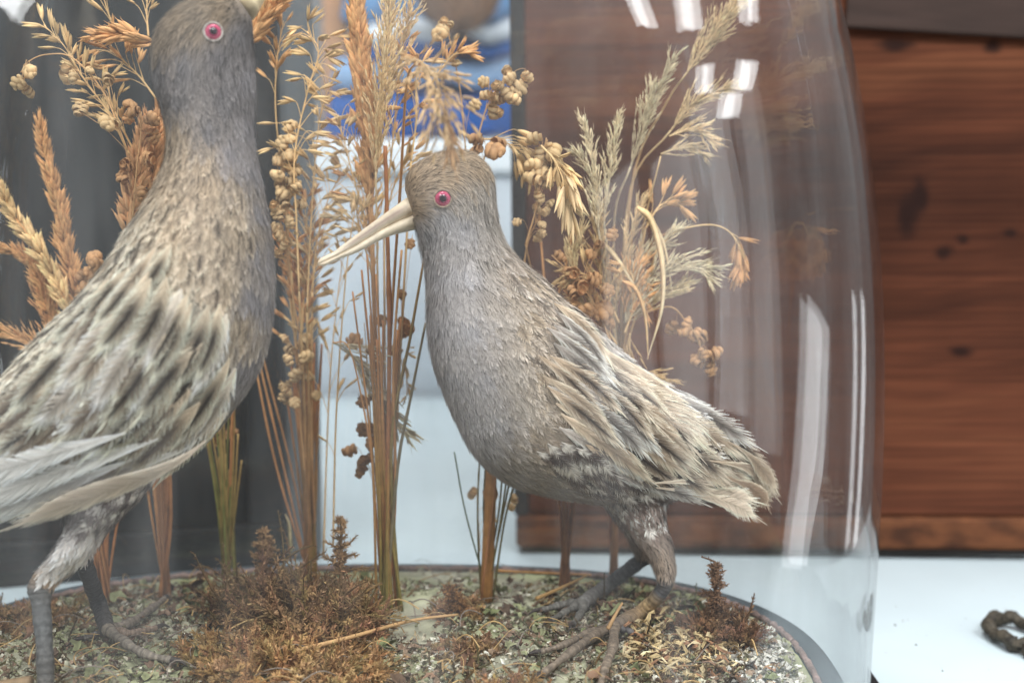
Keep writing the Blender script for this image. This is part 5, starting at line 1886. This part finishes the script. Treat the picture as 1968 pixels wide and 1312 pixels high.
# --- bunch rising behind the right bird
b = Bunch(1086, 1122, 'stalk bunch behind the right bird carrying round quaking grass heads over its back', 7)
b.stalks(7, 1090, 900, 22, r=0.0009, c0=sl_(132, 84, 44), c1=sl_(160, 104, 60))
b.puffs([(1010, 470), (1030, 400), (1040, 320), (1050, 265)], .69, [(1040, 276, 1.1), (1052, 288, 1.1), (1036, 296, 1.1), (1072, 298, 1.2), (1046, 312, 1.2), (1056, 326, 1.2), (1036, 330, 1.1), (1050, 344, 1.2), (1062, 352, 1.1), (1040, 362, 1.2), (1050, 376, 1.2), (1034, 380, 1.0)], 'gold', 1.05, via=[(1080, 800), (1030, 560)])
b.puffs([(1008, 500), (1016, 460), (1034, 420)], .70, [(1028, 404, .7), (1036, 414, .8), (1056, 414, .8), (1002, 434, .75), (1038, 440, .8), (1038, 460, .9), (1034, 452, .7), (1050, 406, .8)], 'straw', 0.9, via=[(1070, 800), (1020, 600)])
b.oats([(920, 268), (960, 270), (1000, 290), (1030, 320)], .70, 22, 0.016, 1.0, 'straw', 0.45, spread=0.6, stem=False)
b.oats([(1040, 280, .665), (1066, 310, .66), (1084, 350, .655), (1094, 390, .655)], .66, 9, 0.016, 1.6, 'pale', 0.3, spread=0.35, stem=False)
b.oats([(1040, 280, .67), (1060, 300, .665), (1090, 330, .66)], .66, 8, 0.014, 1.2, 'straw', 0.3, spread=0.4, stem=False)
b.stem([(1080, 820), (1052, 600), (1036, 400), (1040, 290)], 0.0008, 0.0005)
b.stem([(1080, 820), (1062, 640), (1090, 500), (1100, 450)], 0.0008, 0.0005)

# --- fan of pale plumes over the right bird's back
b = Bunch(1180, 1096, 'fan of pale feathery plumes spreading over the back of the right bird', 6)
b.stalks(5, 1182, 900, 10, r=0.0010, c0=sl_(150, 84, 50), c1=sl_(170, 104, 64))
root = (1190, 720)
V_ = [(1186, 860), root]
b.plume([(1150, 440), (1146, 370), (1136, 300), (1122, 232)], .70, 0.0085, 56, 0.0046, PALE, via=V_)
b.plume([(1160, 420), (1172, 340), (1180, 280), (1186, 226)], .705, 0.0080, 56, 0.0046, PALE, via=V_)
b.plume([(1148, 400), (1140, 345), (1120, 310), (1108, 296)], .70, 0.0075, 30, 0.0046, PALE, stem=False)
b.plume([(1212, 320), (1236, 250), (1262, 180), (1298, 106)], .715, 0.0105, 64, 0.0048, PALE, via=V_ + [(1180, 430)])
b.plume([(1236, 250), (1242, 210), (1254, 170)], .715, 0.009, 34, 0.0048, PALE, stem=False)
b.plume([(1320, 140), (1352, 92), (1390, 44), (1424, 2)], .72, 0.0125, 90, 0.0058, sl_(214, 184, 136), via=V_ + [(1215, 350), (1280, 200)])
b.plume([(1290, 250), (1320, 212), (1360, 184), (1406, 166)], .715, 0.0095, 50, 0.0054, sl_(214, 184, 136), via=V_ + [(1210, 370)])
b.plume([(1286, 262), (1316, 252), (1340, 252), (1366, 272)], .715, 0.0085, 34, 0.0054, sl_(214, 184, 136), stem=False)
b.plume([(1270, 296), (1300, 286), (1330, 284), (1352, 296)], .715, 0.0065, 22, 0.0054, sl_(214, 184, 136), stem=False)
b.plume([(1180, 640), (1160, 540), (1150, 470), (1152, 410)], .705, 0.011, 70, 0.0055, sl_(206, 174, 124), stem=False)
b.plume([(1200, 620), (1230, 560), (1290, 520), (1380, 516)], .705, 0.012, 70, 0.0056, PALE, stem=False)
b.plume([(1280, 505), (1320, 505), (1350, 520), (1366, 542)], .705, 0.008, 30, 0.0054, PALE, stem=False)
b.plume([(1200, 620), (1250, 580), (1290, 560), (1316, 546)], .71, 0.010, 46, 0.0055, sl_(214, 190, 146), stem=False)
b.plume([(1190, 560), (1230, 500), (1270, 470), (1300, 440)], .71, 0.010, 50, 0.0050, PALE, stem=False)
b.plume([(1180, 600), (1200, 500), (1220, 430), (1230, 390)], .71, 0.010, 50, 0.0050, sl_(214, 184, 138), stem=False)
b.plume([(1150, 620), (1110, 560), (1100, 500), (1120, 440)], .70, 0.0095, 56, 0.0055, sl_(206, 178, 130), stem=False)
b.plume([(1210, 640), (1214, 700), (1250, 720), (1284, 734)], .70, 0.010, 40, 0.0055, sl_(200, 164, 112), stem=False)
b.plume([(1200, 600), (1212, 560), (1224, 520), (1240, 600)], .705, 0.012, 50, 0.006, sl_(196, 150, 96), stem=False)
b.oats([(1190, 620), (1160, 560), (1130, 530), (1080, 520)], .70, 16, 0.016, 1.0, 'straw', 0.2, spread=0.8, stem=False)
b.oats([(1185, 660), (1150, 610), (1120, 590), (1090, 570)], .70, 14, 0.016, 1.0, 'gold', 0.2, spread=0.8, stem=False)
b.oats([(1200, 640), (1215, 600), (1220, 560), (1212, 520)], .70, 12, 0.014, 0.9, 'gold', 0.1, spread=0.8, stem=False)
b.puffs([(1190, 700), (1150, 600), (1110, 540), (1060, 490)], .695, [(1066, 498, 1.0), (1100, 540, 1.2), (1112, 556, 1.2), (1130, 545, 1.1), (1120, 570, 1.3), (1106, 584, 1.1), (1138, 600, 1.2), (1172, 602, 1.5), (1160, 560, 1.0), (1180, 634, 1.1), (1148, 478, .9), (1180, 450, .9), (1144, 500, .8)], 'rust', stem=False)
b.oats([(1240, 440), (1264, 400), (1284, 388), (1300, 388)], .715, 12, 0.010, 1.05, 'gold', 0.05, spread=0.6, via=V_)
b.oats([(1262, 480), (1300, 445), (1360, 432), (1400, 444), (1424, 482), (1420, 510)], .71, 16, 0.010, 1.1, 'rust', 0.7, spread=0.35, via=V_, start=0.62, two=0.9)
b.stem([(1190, 700), (1250, 480), (1300, 445)], 0.0006, 0.0004, base=False)
b.puffs([(1240, 600), (1290, 590), (1320, 620), (1340, 650), (1352, 690)], .705, [(1300, 632, 1.05), (1316, 644, 1.0), (1330, 650, 1.0), (1326, 668, 1.25), (1344, 668, 1.1), (1346, 682, 1.0), (1360, 696, 1.15), (1362, 708, 1.0), (1350, 716, 1.2)], 'rust', stem=False)
b.leaf([(1224, 398), (1252, 424), (1272, 500), (1272, 590), (1244, 690)], .70, 0.0034, STRAW, PALE)
b.leaf([(1226, 396), (1256, 430), (1278, 480), (1292, 560)], .705, 0.0024, STRAW, PALE)
b.leaf([(1148, 462), (1176, 486), (1206, 530), (1240, 590)], .70, 0.0028, STRAW, PALE)
b.leaf([(1196, 540), (1222, 556), (1240, 610), (1246, 690)], .695, 0.0022, GOLD, STRAW)
for (tx, ty) in ((1150, 440), (1224, 398), (1240, 440), (1270, 300), (1148, 462), (1196, 540)):
    b.stem([(1186, 860), (1192, 690), ((1192 + tx) / 2, (620 + ty) / 2), (tx, ty)], 0.0008, 0.0004, RUST, STRAW, .705)

# ------------------------------------------------------------------ moss, lichen and litter on the ground


def moss_sprig(mb, P, d, length, c, nleaf=46, leaf=0.0036, branch=0):
    d = norm(np.asarray(d, float))
    side = norm(np.cross(d, RNG.standard_normal(3)))
    q = np.linspace(0, 1, 8)
    bend = 0.35 * length * RNG.standard_normal()
    W = P + d * (length * q)[:, None] + side * (bend * q ** 2)[:, None] - np.array([0, 0, 1.0]) * (0.12 * length * q ** 2)[:, None]
    tube(mb, W, np.linspace(0.0006, 0.0003, 8), c * 0.6, 4, False)
    k = np.arange(nleaf)
    u = (k + RNG.random(nleaf)) / nleaf
    x = u * 7
    i = np.clip(x.astype(int), 0, 6)
    f = (x - i)[:, None]
    p = W[i] * (1 - f) + W[i + 1] * f
    t = norm(W[i + 1] - W[i])
    r = RNG.standard_normal((nleaf, 3))
    r = norm(r - t * (r * t).sum(1)[:, None])
    dd = norm(0.75 * t + 0.9 * r)
    L_ = leaf * (0.6 + 0.7 * RNG.random(nleaf)) * (1 - 0.35 * u)
    b_ = norm(np.cross(dd, r))
    w = (0.16 * L_)[:, None]
    tip = p + dd * L_[:, None] + r * (0.1 * L_)[:, None]
    m1 = p + dd * (L_ * 0.4)[:, None]
    V = np.stack([p, m1 - b_ * w, tip, m1 + b_ * w], 1).reshape(-1, 3)
    F = np.arange(nleaf * 4).reshape(-1, 4)
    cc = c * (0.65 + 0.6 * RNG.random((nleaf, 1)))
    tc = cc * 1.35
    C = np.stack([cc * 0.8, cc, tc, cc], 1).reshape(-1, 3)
    mb.add(V, F, np.clip(C, 0.01, 0.9))
    for z in range(branch):
        j = 2 + z % 5
        sd = norm(RNG.standard_normal(3) + 0.8 * d)
        moss_sprig(mb, W[j], sd, length * 0.35 * (0.6 + 0.6 * RNG.random()), c, nleaf // 3, leaf)


BRN, BRN2, OCH = lin(168, 134, 96), lin(154, 122, 90), lin(180, 144, 100)
MGROUP = 'moss tufts on the display ground'


def moss_tuft(px, py, rpx, n, h, label, c=BRN, flat=0.0, up=1.0):
    C0 = gp(px, py)
    R_ = rpx / FPX * np.linalg.norm(C0 - CAMV)
    m_ = MB()
    for k in range(n):
        a = RNG.random() * 6.283
        rr_ = R_ * math.sqrt(RNG.random())
        x, y = C0[0] + rr_ * math.cos(a), C0[1] + rr_ * math.sin(a) * 0.8
        dd_ = (abs((x - DCX) / (DA - 0.02)) ** DN + abs((y - DCY) / (DB - 0.02)) ** DN)
        if dd_ > 1:
            continue
        P = np.array([x, y, float(ground_z(x, y)) - 0.001])
        d = np.array([math.cos(a) * 0.9 * rr_ / R_ + 0.4 * RNG.standard_normal(), math.sin(a) * 0.9 * rr_ / R_ + 0.4 * RNG.standard_normal(), up * (1 - 0.5 * rr_ / R_)])
        cc = c * (0.75 + 0.5 * RNG.random()) * (1 + 0.06 * RNG.standard_normal(3))
        moss_sprig(m_, P, d, h * (0.6 + 0.6 * RNG.random()) * (1 - 0.45 * rr_ / R_), cc, 44, 0.0034, 3)
    o = m_.build('moss_tuft', M_MOSS)
    return tag(o, label, 'moss', MGROUP)


moss_tuft(515, 1165, 66, 110, 0.048, 'tall dark brown moss clump at the foot of the black case edge', BRN2)
moss_tuft(605, 1195, 95, 210, 0.040, 'largest ochre brown moss clump in front of the tall bunches', BRN)
moss_tuft(570, 1275, 150, 260, 0.024, 'low ochre moss mat at the bottom edge between the birds', OCH)
moss_tuft(440, 1240, 70, 100, 0.020, 'small ochre moss patch right of the left bird\'s toes', OCH)
moss_tuft(885, 1165, 40, 40, 0.016, 'reddish brown moss sprig patch below the thick reed', BRN)
moss_tuft(985, 1330, 34, 26, 0.026, 'blurry brown moss tuft at the bottom edge near the right bird\'s toes', BRN)
moss_tuft(60, 1180, 80, 80, 0.016, 'brown moss at far left behind the near leg of the left bird', BRN)
moss_tuft(200, 1140, 26, 30, 0.014, 'brown moss around the rusty stalk bunch', BRN2)
moss_tuft(900, 1240, 60, 50, 0.012, 'low brown moss between the toes and the pale bare patch', BRN2)
moss_tuft(1385, 1215, 46, 90, 0.026, 'brown moss clump beside the right bird near the rim', lin(130, 98, 72))


def moss_spire(px, py, hpx, label, c, lean=0.0, hook=0.0, n=9):
    P = gp(px, py)
    Y = P[1]
    top = at(px + lean, py - hpx, Y)
    m_ = MB()
    ax = np.linspace(0, 1, 12)
    W = P + (top - P) * ax[:, None]
    tube(m_, W, np.linspace(0.0012, 0.0004, 12), c * 0.6, 5)
    H_ = np.linalg.norm(top - P)
    for k in range(90):
        q = RNG.random()
        i = int(q * 11)
        d = norm(np.array([RNG.standard_normal(), RNG.standard_normal(), 0.9]))
        moss_sprig(m_, W[i], d, 0.006 * (1.15 - 0.6 * q), c * (0.8 + 0.4 * RNG.random()), 12, 0.003)
    for k in range(n):
        q = 0.1 + 0.6 * RNG.random()
        i = int(q * 11)
        s = 1 if k % 2 else -1
        moss_sprig(m_, W[i], np.array([s * 1.0, 0.4 * RNG.standard_normal(), 0.45]), 0.4 * H_ * (1 - q * 0.7), c, 40, 0.003)
    if hook:
        moss_sprig(m_, W[-1], np.array([hook, 0, 0.5]), 0.008, c, 20, 0.002)
    o = m_.build('moss_sprig', M_MOSS)
    return tag(o, label, 'moss', 'upright moss sprigs')


moss_spire(655, 1165, 175, 'branched upright moss sprig against the white table left of the tallest bunch', BRN, 0, 0, 10)
moss_spire(512, 1140, 125, 'thick upright moss sprig in front of the black case', BRN, -6, 0, 8)
moss_spire(1376, 1210, 130, 'hooked upright moss sprig near the right rim', lin(132, 100, 76), 0, -1.0, 4)
moss_spire(880, 1175, 45, 'short reddish moss sprig leaning left below the reed', lin(140, 100, 62), -20, 0, 5)


# lichen flakes and curls: uncountable ground cover
def ground_ok(x, y, m=0.02):
    return (np.abs((x - DCX) / (DA - m)) ** DN + np.abs((y - DCY) / (DB - m)) ** DN) < 1


LIC = [lin(158, 158, 122), lin(136, 136, 104), lin(150, 144, 122), lin(124, 100, 82), lin(132, 110, 92), lin(150, 126, 104), lin(176, 172, 150), lin(104, 88, 76)]


def in_open(px, py):
    """bare sandy gaps keep less litter"""
    gap = 1.3 * np.exp(-(((px - 765) / 85) ** 2 + ((py - 1185) / 40) ** 2)) + 0.9 * np.exp(-(((py - 1112) / 14) ** 2))
    return gap


def lichen_patch(n, name, colset, size, curl, seed, region=None, wf=None):
    r = np.random.default_rng(seed)
    m_ = MB()
    cnt = 0
    K = 7
    while cnt < n:
        x, y = DCX + (r.random() * 2 - 1) * DA, DCY + (r.random() * 2 - 1) * DB
        if not ground_ok(np.array(x), np.array(y)):
            continue
        z = float(ground_z(x, y))
        px, py = to_px(np.array([x, y, z]))
        if py > 1420 or in_open(px, py) > r.random() * 0.9:
            continue
        if region is not None and not region(px, py, r):
            continue
        cnt += 1
        a = r.random() * 6.283
        L_ = size * (0.5 + r.random())
        w = L_ * ((0.16 + 0.3 * r.random()) if wf is None else wf)
        t = np.linspace(0, 1, K)
        tw = a + curl * (r.standard_normal() * t + 0.8 * np.sin(t * 6 + r.random() * 6))
        st = L_ / (K - 1)
        xy = np.cumsum(np.stack([np.cos(tw), np.sin(tw)], 1) * st, 0)
        zz = z + 0.0008 + L_ * (0.15 * r.random() + 0.45 * r.random() * np.abs(np.sin(t * 3.1 + r.random())))
        W = np.column_stack([x + xy[:, 0], y + xy[:, 1], zz])
        d = norm(np.gradient(W, axis=0))
        s = norm(np.cross(d, [0, 0, 1.0]) + 0.5 * r.standard_normal(3))
        ww = w * 0.5 * (0.55 + 0.6 * np.sin(t * math.pi)) * (1 + 0.35 * np.sin(t * 17 + r.random() * 6))
        up = np.cross(s, d)
        V = np.stack([W - s * ww[:, None] + up * (ww * (0.4 + 0.4 * r.random()))[:, None], W, W + s * ww[:, None] + up * (ww * (0.3 + 0.5 * r.random()))[:, None]], 1).reshape(-1, 3)
        i, j = np.meshgrid(np.arange(K - 1), np.arange(2), indexing='ij')
        F = np.stack([i * 3 + j, i * 3 + j + 1, (i + 1) * 3 + j + 1, (i + 1) * 3 + j], -1).reshape(-1, 4)
        c = colset[r.integers(len(colset))] * (0.7 + 0.5 * r.random())
        C = np.tile(np.array([1.2, 0.75, 1.2])[:, None] * c, (K, 1)) * (1 + 0.1 * r.standard_normal((K * 3, 1)))
        m_.add(V, F, np.clip(C, 0.01, 0.9))
    o = m_.build(name, M_LICHEN)
    return o


o = lichen_patch(3600, 'lichen_litter', LIC, 0.0048, 1.9, 3)
tag(o, 'curled grey green and brown lichen scattered over the display ground', 'lichen', kind='stuff')
o = lichen_patch(5200, 'lichen_curls', [lin(222, 214, 196), lin(196, 186, 164), lin(160, 146, 124), lin(120, 100, 84)], 0.0034, 2.6, 5,
                 lambda px, py, r: r.random() < 0.12 + 0.9 * math.exp(-(((px - 1290) / 190) ** 2 + ((py - 1250) / 70) ** 2)) + 0.5 * math.exp(-(((px - 820) / 140) ** 2 + ((py - 1270) / 45) ** 2)))
tag(o, 'tiny whitish lichen curls around the right bird\'s feet', 'lichen', kind='stuff')
o = lichen_patch(420, 'reindeer_lichen', [lin(196, 172, 128), lin(206, 186, 148), lin(150, 112, 84)], 0.012, 3.2, 9,
                 lambda px, py, r: r.random() < math.exp(-(((px - 1300) / 90) ** 2 + ((py - 1262) / 40) ** 2)), 0.10)
tag(o, 'tangled buff lichen strands right of the right bird\'s toes', 'lichen', kind='stuff')
o = lichen_patch(330, 'leafy_lichen', [lin(122, 126, 88), lin(140, 142, 104), lin(112, 84, 66), lin(128, 100, 80), lin(92, 74, 60)], 0.0105, 2.2, 31,
                 lambda px, py, r: r.random() < 0.10 + math.exp(-(((px - 1090) / 110) ** 2 + ((py - 1180) / 30) ** 2)) + math.exp(-(((px - 1290) / 120) ** 2 + ((py - 1200) / 60) ** 2)) + 0.8 * math.exp(-(((px - 380) / 70) ** 2 + ((py - 1150) / 26) ** 2)) + 0.7 * math.exp(-(((px - 200) / 160) ** 2 + ((py - 1285) / 30) ** 2)))
tag(o, 'larger olive and brown leafy lichen lobes on the display ground', 'lichen', kind='stuff')
# pale crinkled crust near the rim at right
o = lichen_patch(900, 'pale_crust', [lin(206, 202, 192), lin(186, 180, 168), lin(160, 152, 142)], 0.0045, 1.9, 12,
                 lambda px, py, r: px > 1400 and r.random() < 0.9)
tag(o, 'pale crinkled crust of lichen inside the right rim', 'lichen', kind='stuff')


def moss_mat(n, seed):
    r = np.random.default_rng(seed)
    m_ = MB()
    k = 0
    cols = [lin(128, 118, 82), lin(116, 100, 76), lin(138, 112, 78), lin(120, 116, 92), lin(104, 88, 68)]
    while k < n:
        x, y = DCX + (r.random() * 2 - 1) * DA, DCY + (r.random() * 2 - 1) * DB
        if not ground_ok(np.array(x), np.array(y), 0.03):
            continue
        z = float(ground_z(x, y))
        px, py = to_px(np.array([x, y, z]))
        if py > 1420 or in_open(px, py) > r.random() * 0.7:
            continue
        k += 1
        moss_sprig(m_, np.array([x, y, z - 0.0005]), np.array([r.standard_normal(), r.standard_normal(), 0.35]), 0.006 + 0.007 * r.random(), cols[r.integers(5)] * (0.8 + 0.4 * r.random()), 20, 0.0026)
    return m_.build('moss_mat', M_MOSS)


tag(moss_mat(1500, 21), 'thin olive brown moss matting over the display ground', 'moss', kind='stuff')


def straw_bits(n, seed):
    r = np.random.default_rng(seed)
    m_ = MB()
    k = 0
    while k < n:
        x, y = DCX + (r.random() * 2 - 1) * DA, DCY + (r.random() * 2 - 1) * DB
        if not ground_ok(np.array(x), np.array(y), 0.035):
            continue
        z = float(ground_z(x, y))
        px, py = to_px(np.array([x, y, z]))
        if py > 1420:
            continue
        k += 1
        a = r.random() * 6.283
        L_ = 0.008 + 0.024 * r.random()
        t = np.linspace(0, 1, 7)
        an = a + 1.2 * r.standard_normal() * t
        P = np.column_stack([x + np.cumsum(np.cos(an)) * L_ / 7, y + np.cumsum(np.sin(an)) * L_ / 7, z + 0.004 + 0.006 * r.random() * np.sin(t * 3)])
        tube(m_, P, 0.00014 + 0.00025 * r.random() ** 2, [lin(206, 172, 118), lin(170, 140, 96), lin(140, 128, 116)][r.integers(3)], 4, False)
    return m_.build('straw_litter', M_STRAW)


tag(straw_bits(330, 4), 'fine straw and hair litter over the mossy ground', 'straw', kind='stuff')


def fallen(path, r, c, label):
    P = np.array([gp(x, y, dz) for x, y, dz in path])
    m_ = MB()
    tube(m_, catmull(P, np.linspace(0, 1, 20)), np.linspace(r, r * 0.5, 20), c, 6)
    return tag(m_.build('fallen_straw', M_STRAW), label, 'straw', 'fallen straws')


fallen([(955, 1096, .002), (1040, 1100, .003), (1136, 1104, .004)], 0.0008, lin(214, 160, 96), 'bright orange straw lying along the back rim')
fallen([(570, 1250, .006), (680, 1222, .006), (790, 1192, .005), (880, 1180, .004)], 0.0012, lin(196, 156, 108), 'long pale straw crossing the bare patch in front of the tallest bunch')
fallen([(1168, 1208, .010), (1182, 1182, .016), (1196, 1158, .020)], 0.0010, lin(190, 150, 104), 'short straw splinter leaning on the right bird\'s toe')
fallen([(1030, 1150, .003), (1080, 1128, .005), (1130, 1104, .006)], 0.0011, lin(190, 150, 96), 'straw lying at an angle below the far foot of the right bird')
fallen([(60, 1310, .003), (0, 1316, .003), (-40, 1318, .003)], 0.0030, lin(160, 134, 104), 'pale twig at the lower left corner')

# ------------------------------------------------------------------ small things on the table at right
M_TRINKET = mat_plain('tarnished_dark_metal', lin(40, 36, 30), 0.6, 0.35, scale=320, col2=lin(78, 70, 58), bump=1.0)
c_ = at_z(1950, 1216, 0.004)
tk = thing('dark_trinket', (c_[0], c_[1], 0), 'small dark rough ring shaped trinket lying on the table at the right edge', 'trinket')
m_ = MB()
th = np.linspace(0, 2 * math.pi, 60)
rx, ry = 0.0125, 0.021
R_ = np.stack([c_[0] + rx * np.cos(th) * (1 + 0.06 * np.sin(5 * th)), c_[1] + ry * np.sin(th), 0.0055 + 0.0012 * np.sin(7 * th)], 1)
tube(m_, R_, 0.0034 + 0.0002 * np.sin(th * 17) + 0.0004 * RNG.standard_normal(60), (0.1, 0.1, 0.1), 10, False)
m_.build('ring', M_TRINKET, tk)
m_ = MB()
e_ = at_z(1985, 1252, 0.004)
Q = catmull(np.array([c_ + [0.006, -0.012, 0.001], (c_ + e_) / 2 + [0.006, -0.006, 0.002], e_, e_ + [0.02, -0.004, 0]]), np.linspace(0, 1, 40))
tube(m_, Q, 0.0050 + 0.0003 * np.sin(np.arange(40) * 1.3) + 0.0003 * RNG.standard_normal(40), (0.1, 0.1, 0.1), 9)
m_.build('arm', M_TRINKET, tk)
c_ = at_z(1662, 1318, 0.0)
m_ = MB()
tri = [at_z(1667, 1291, 0.0), at_z(1694, 1330, 0.0), at_z(1720, 1420, 0.0), at_z(1668, 1420, 0.0)]
V = [np.r_[p[:2], 0.0005] for p in tri] + [np.r_[p[:2], 0.003] for p in tri]
m_.add(V, [np.array([(3, 2, 1, 0), (4, 5, 6, 7), (0, 1, 5, 4), (1, 2, 6, 5), (2, 3, 7, 6), (3, 0, 4, 7)])])
tag(m_.build('black_card', mat_plain('black_card', lin(22, 22, 24), 0.6, 0.3, 0.2, 40), None, False), 'black card corner beside the dome at the bottom edge', 'card')
m_ = MB()
for (px, py, s) in [(1720, 1200, .0016), (1736, 1192, .0009), (1760, 1238, .0011), (1722, 1164, .0008), (1856, 1188, .0008), (1812, 1288, .0010), (1810, 1282, .0006), (1780, 1220, .0006), (1670, 1220, .0006), (1900, 1286, .0007), (1745, 1190, .0006), (1846, 1202, .0005)]:
    P = at_z(px, py, s * 0.3)
    n_ = 7
    V = RNG.standard_normal((n_, 3))
    V = norm(V) * s * 0.6 * np.array([1.4, 1, 0.5]) + P
    F = np.array([(a, bq, c) for a in range(n_) for bq in range(a + 1, n_) for c in range(bq + 1, n_)])
    m_.add(V, F[RNG.permutation(len(F))[:14]], (0.2, 0.18, 0.15))
tag(m_.build('crumbs', mat_plain('crumb', lin(120, 110, 98), 0.9)), 'specks of dirt on the white table at right', 'crumbs', kind='stuff')
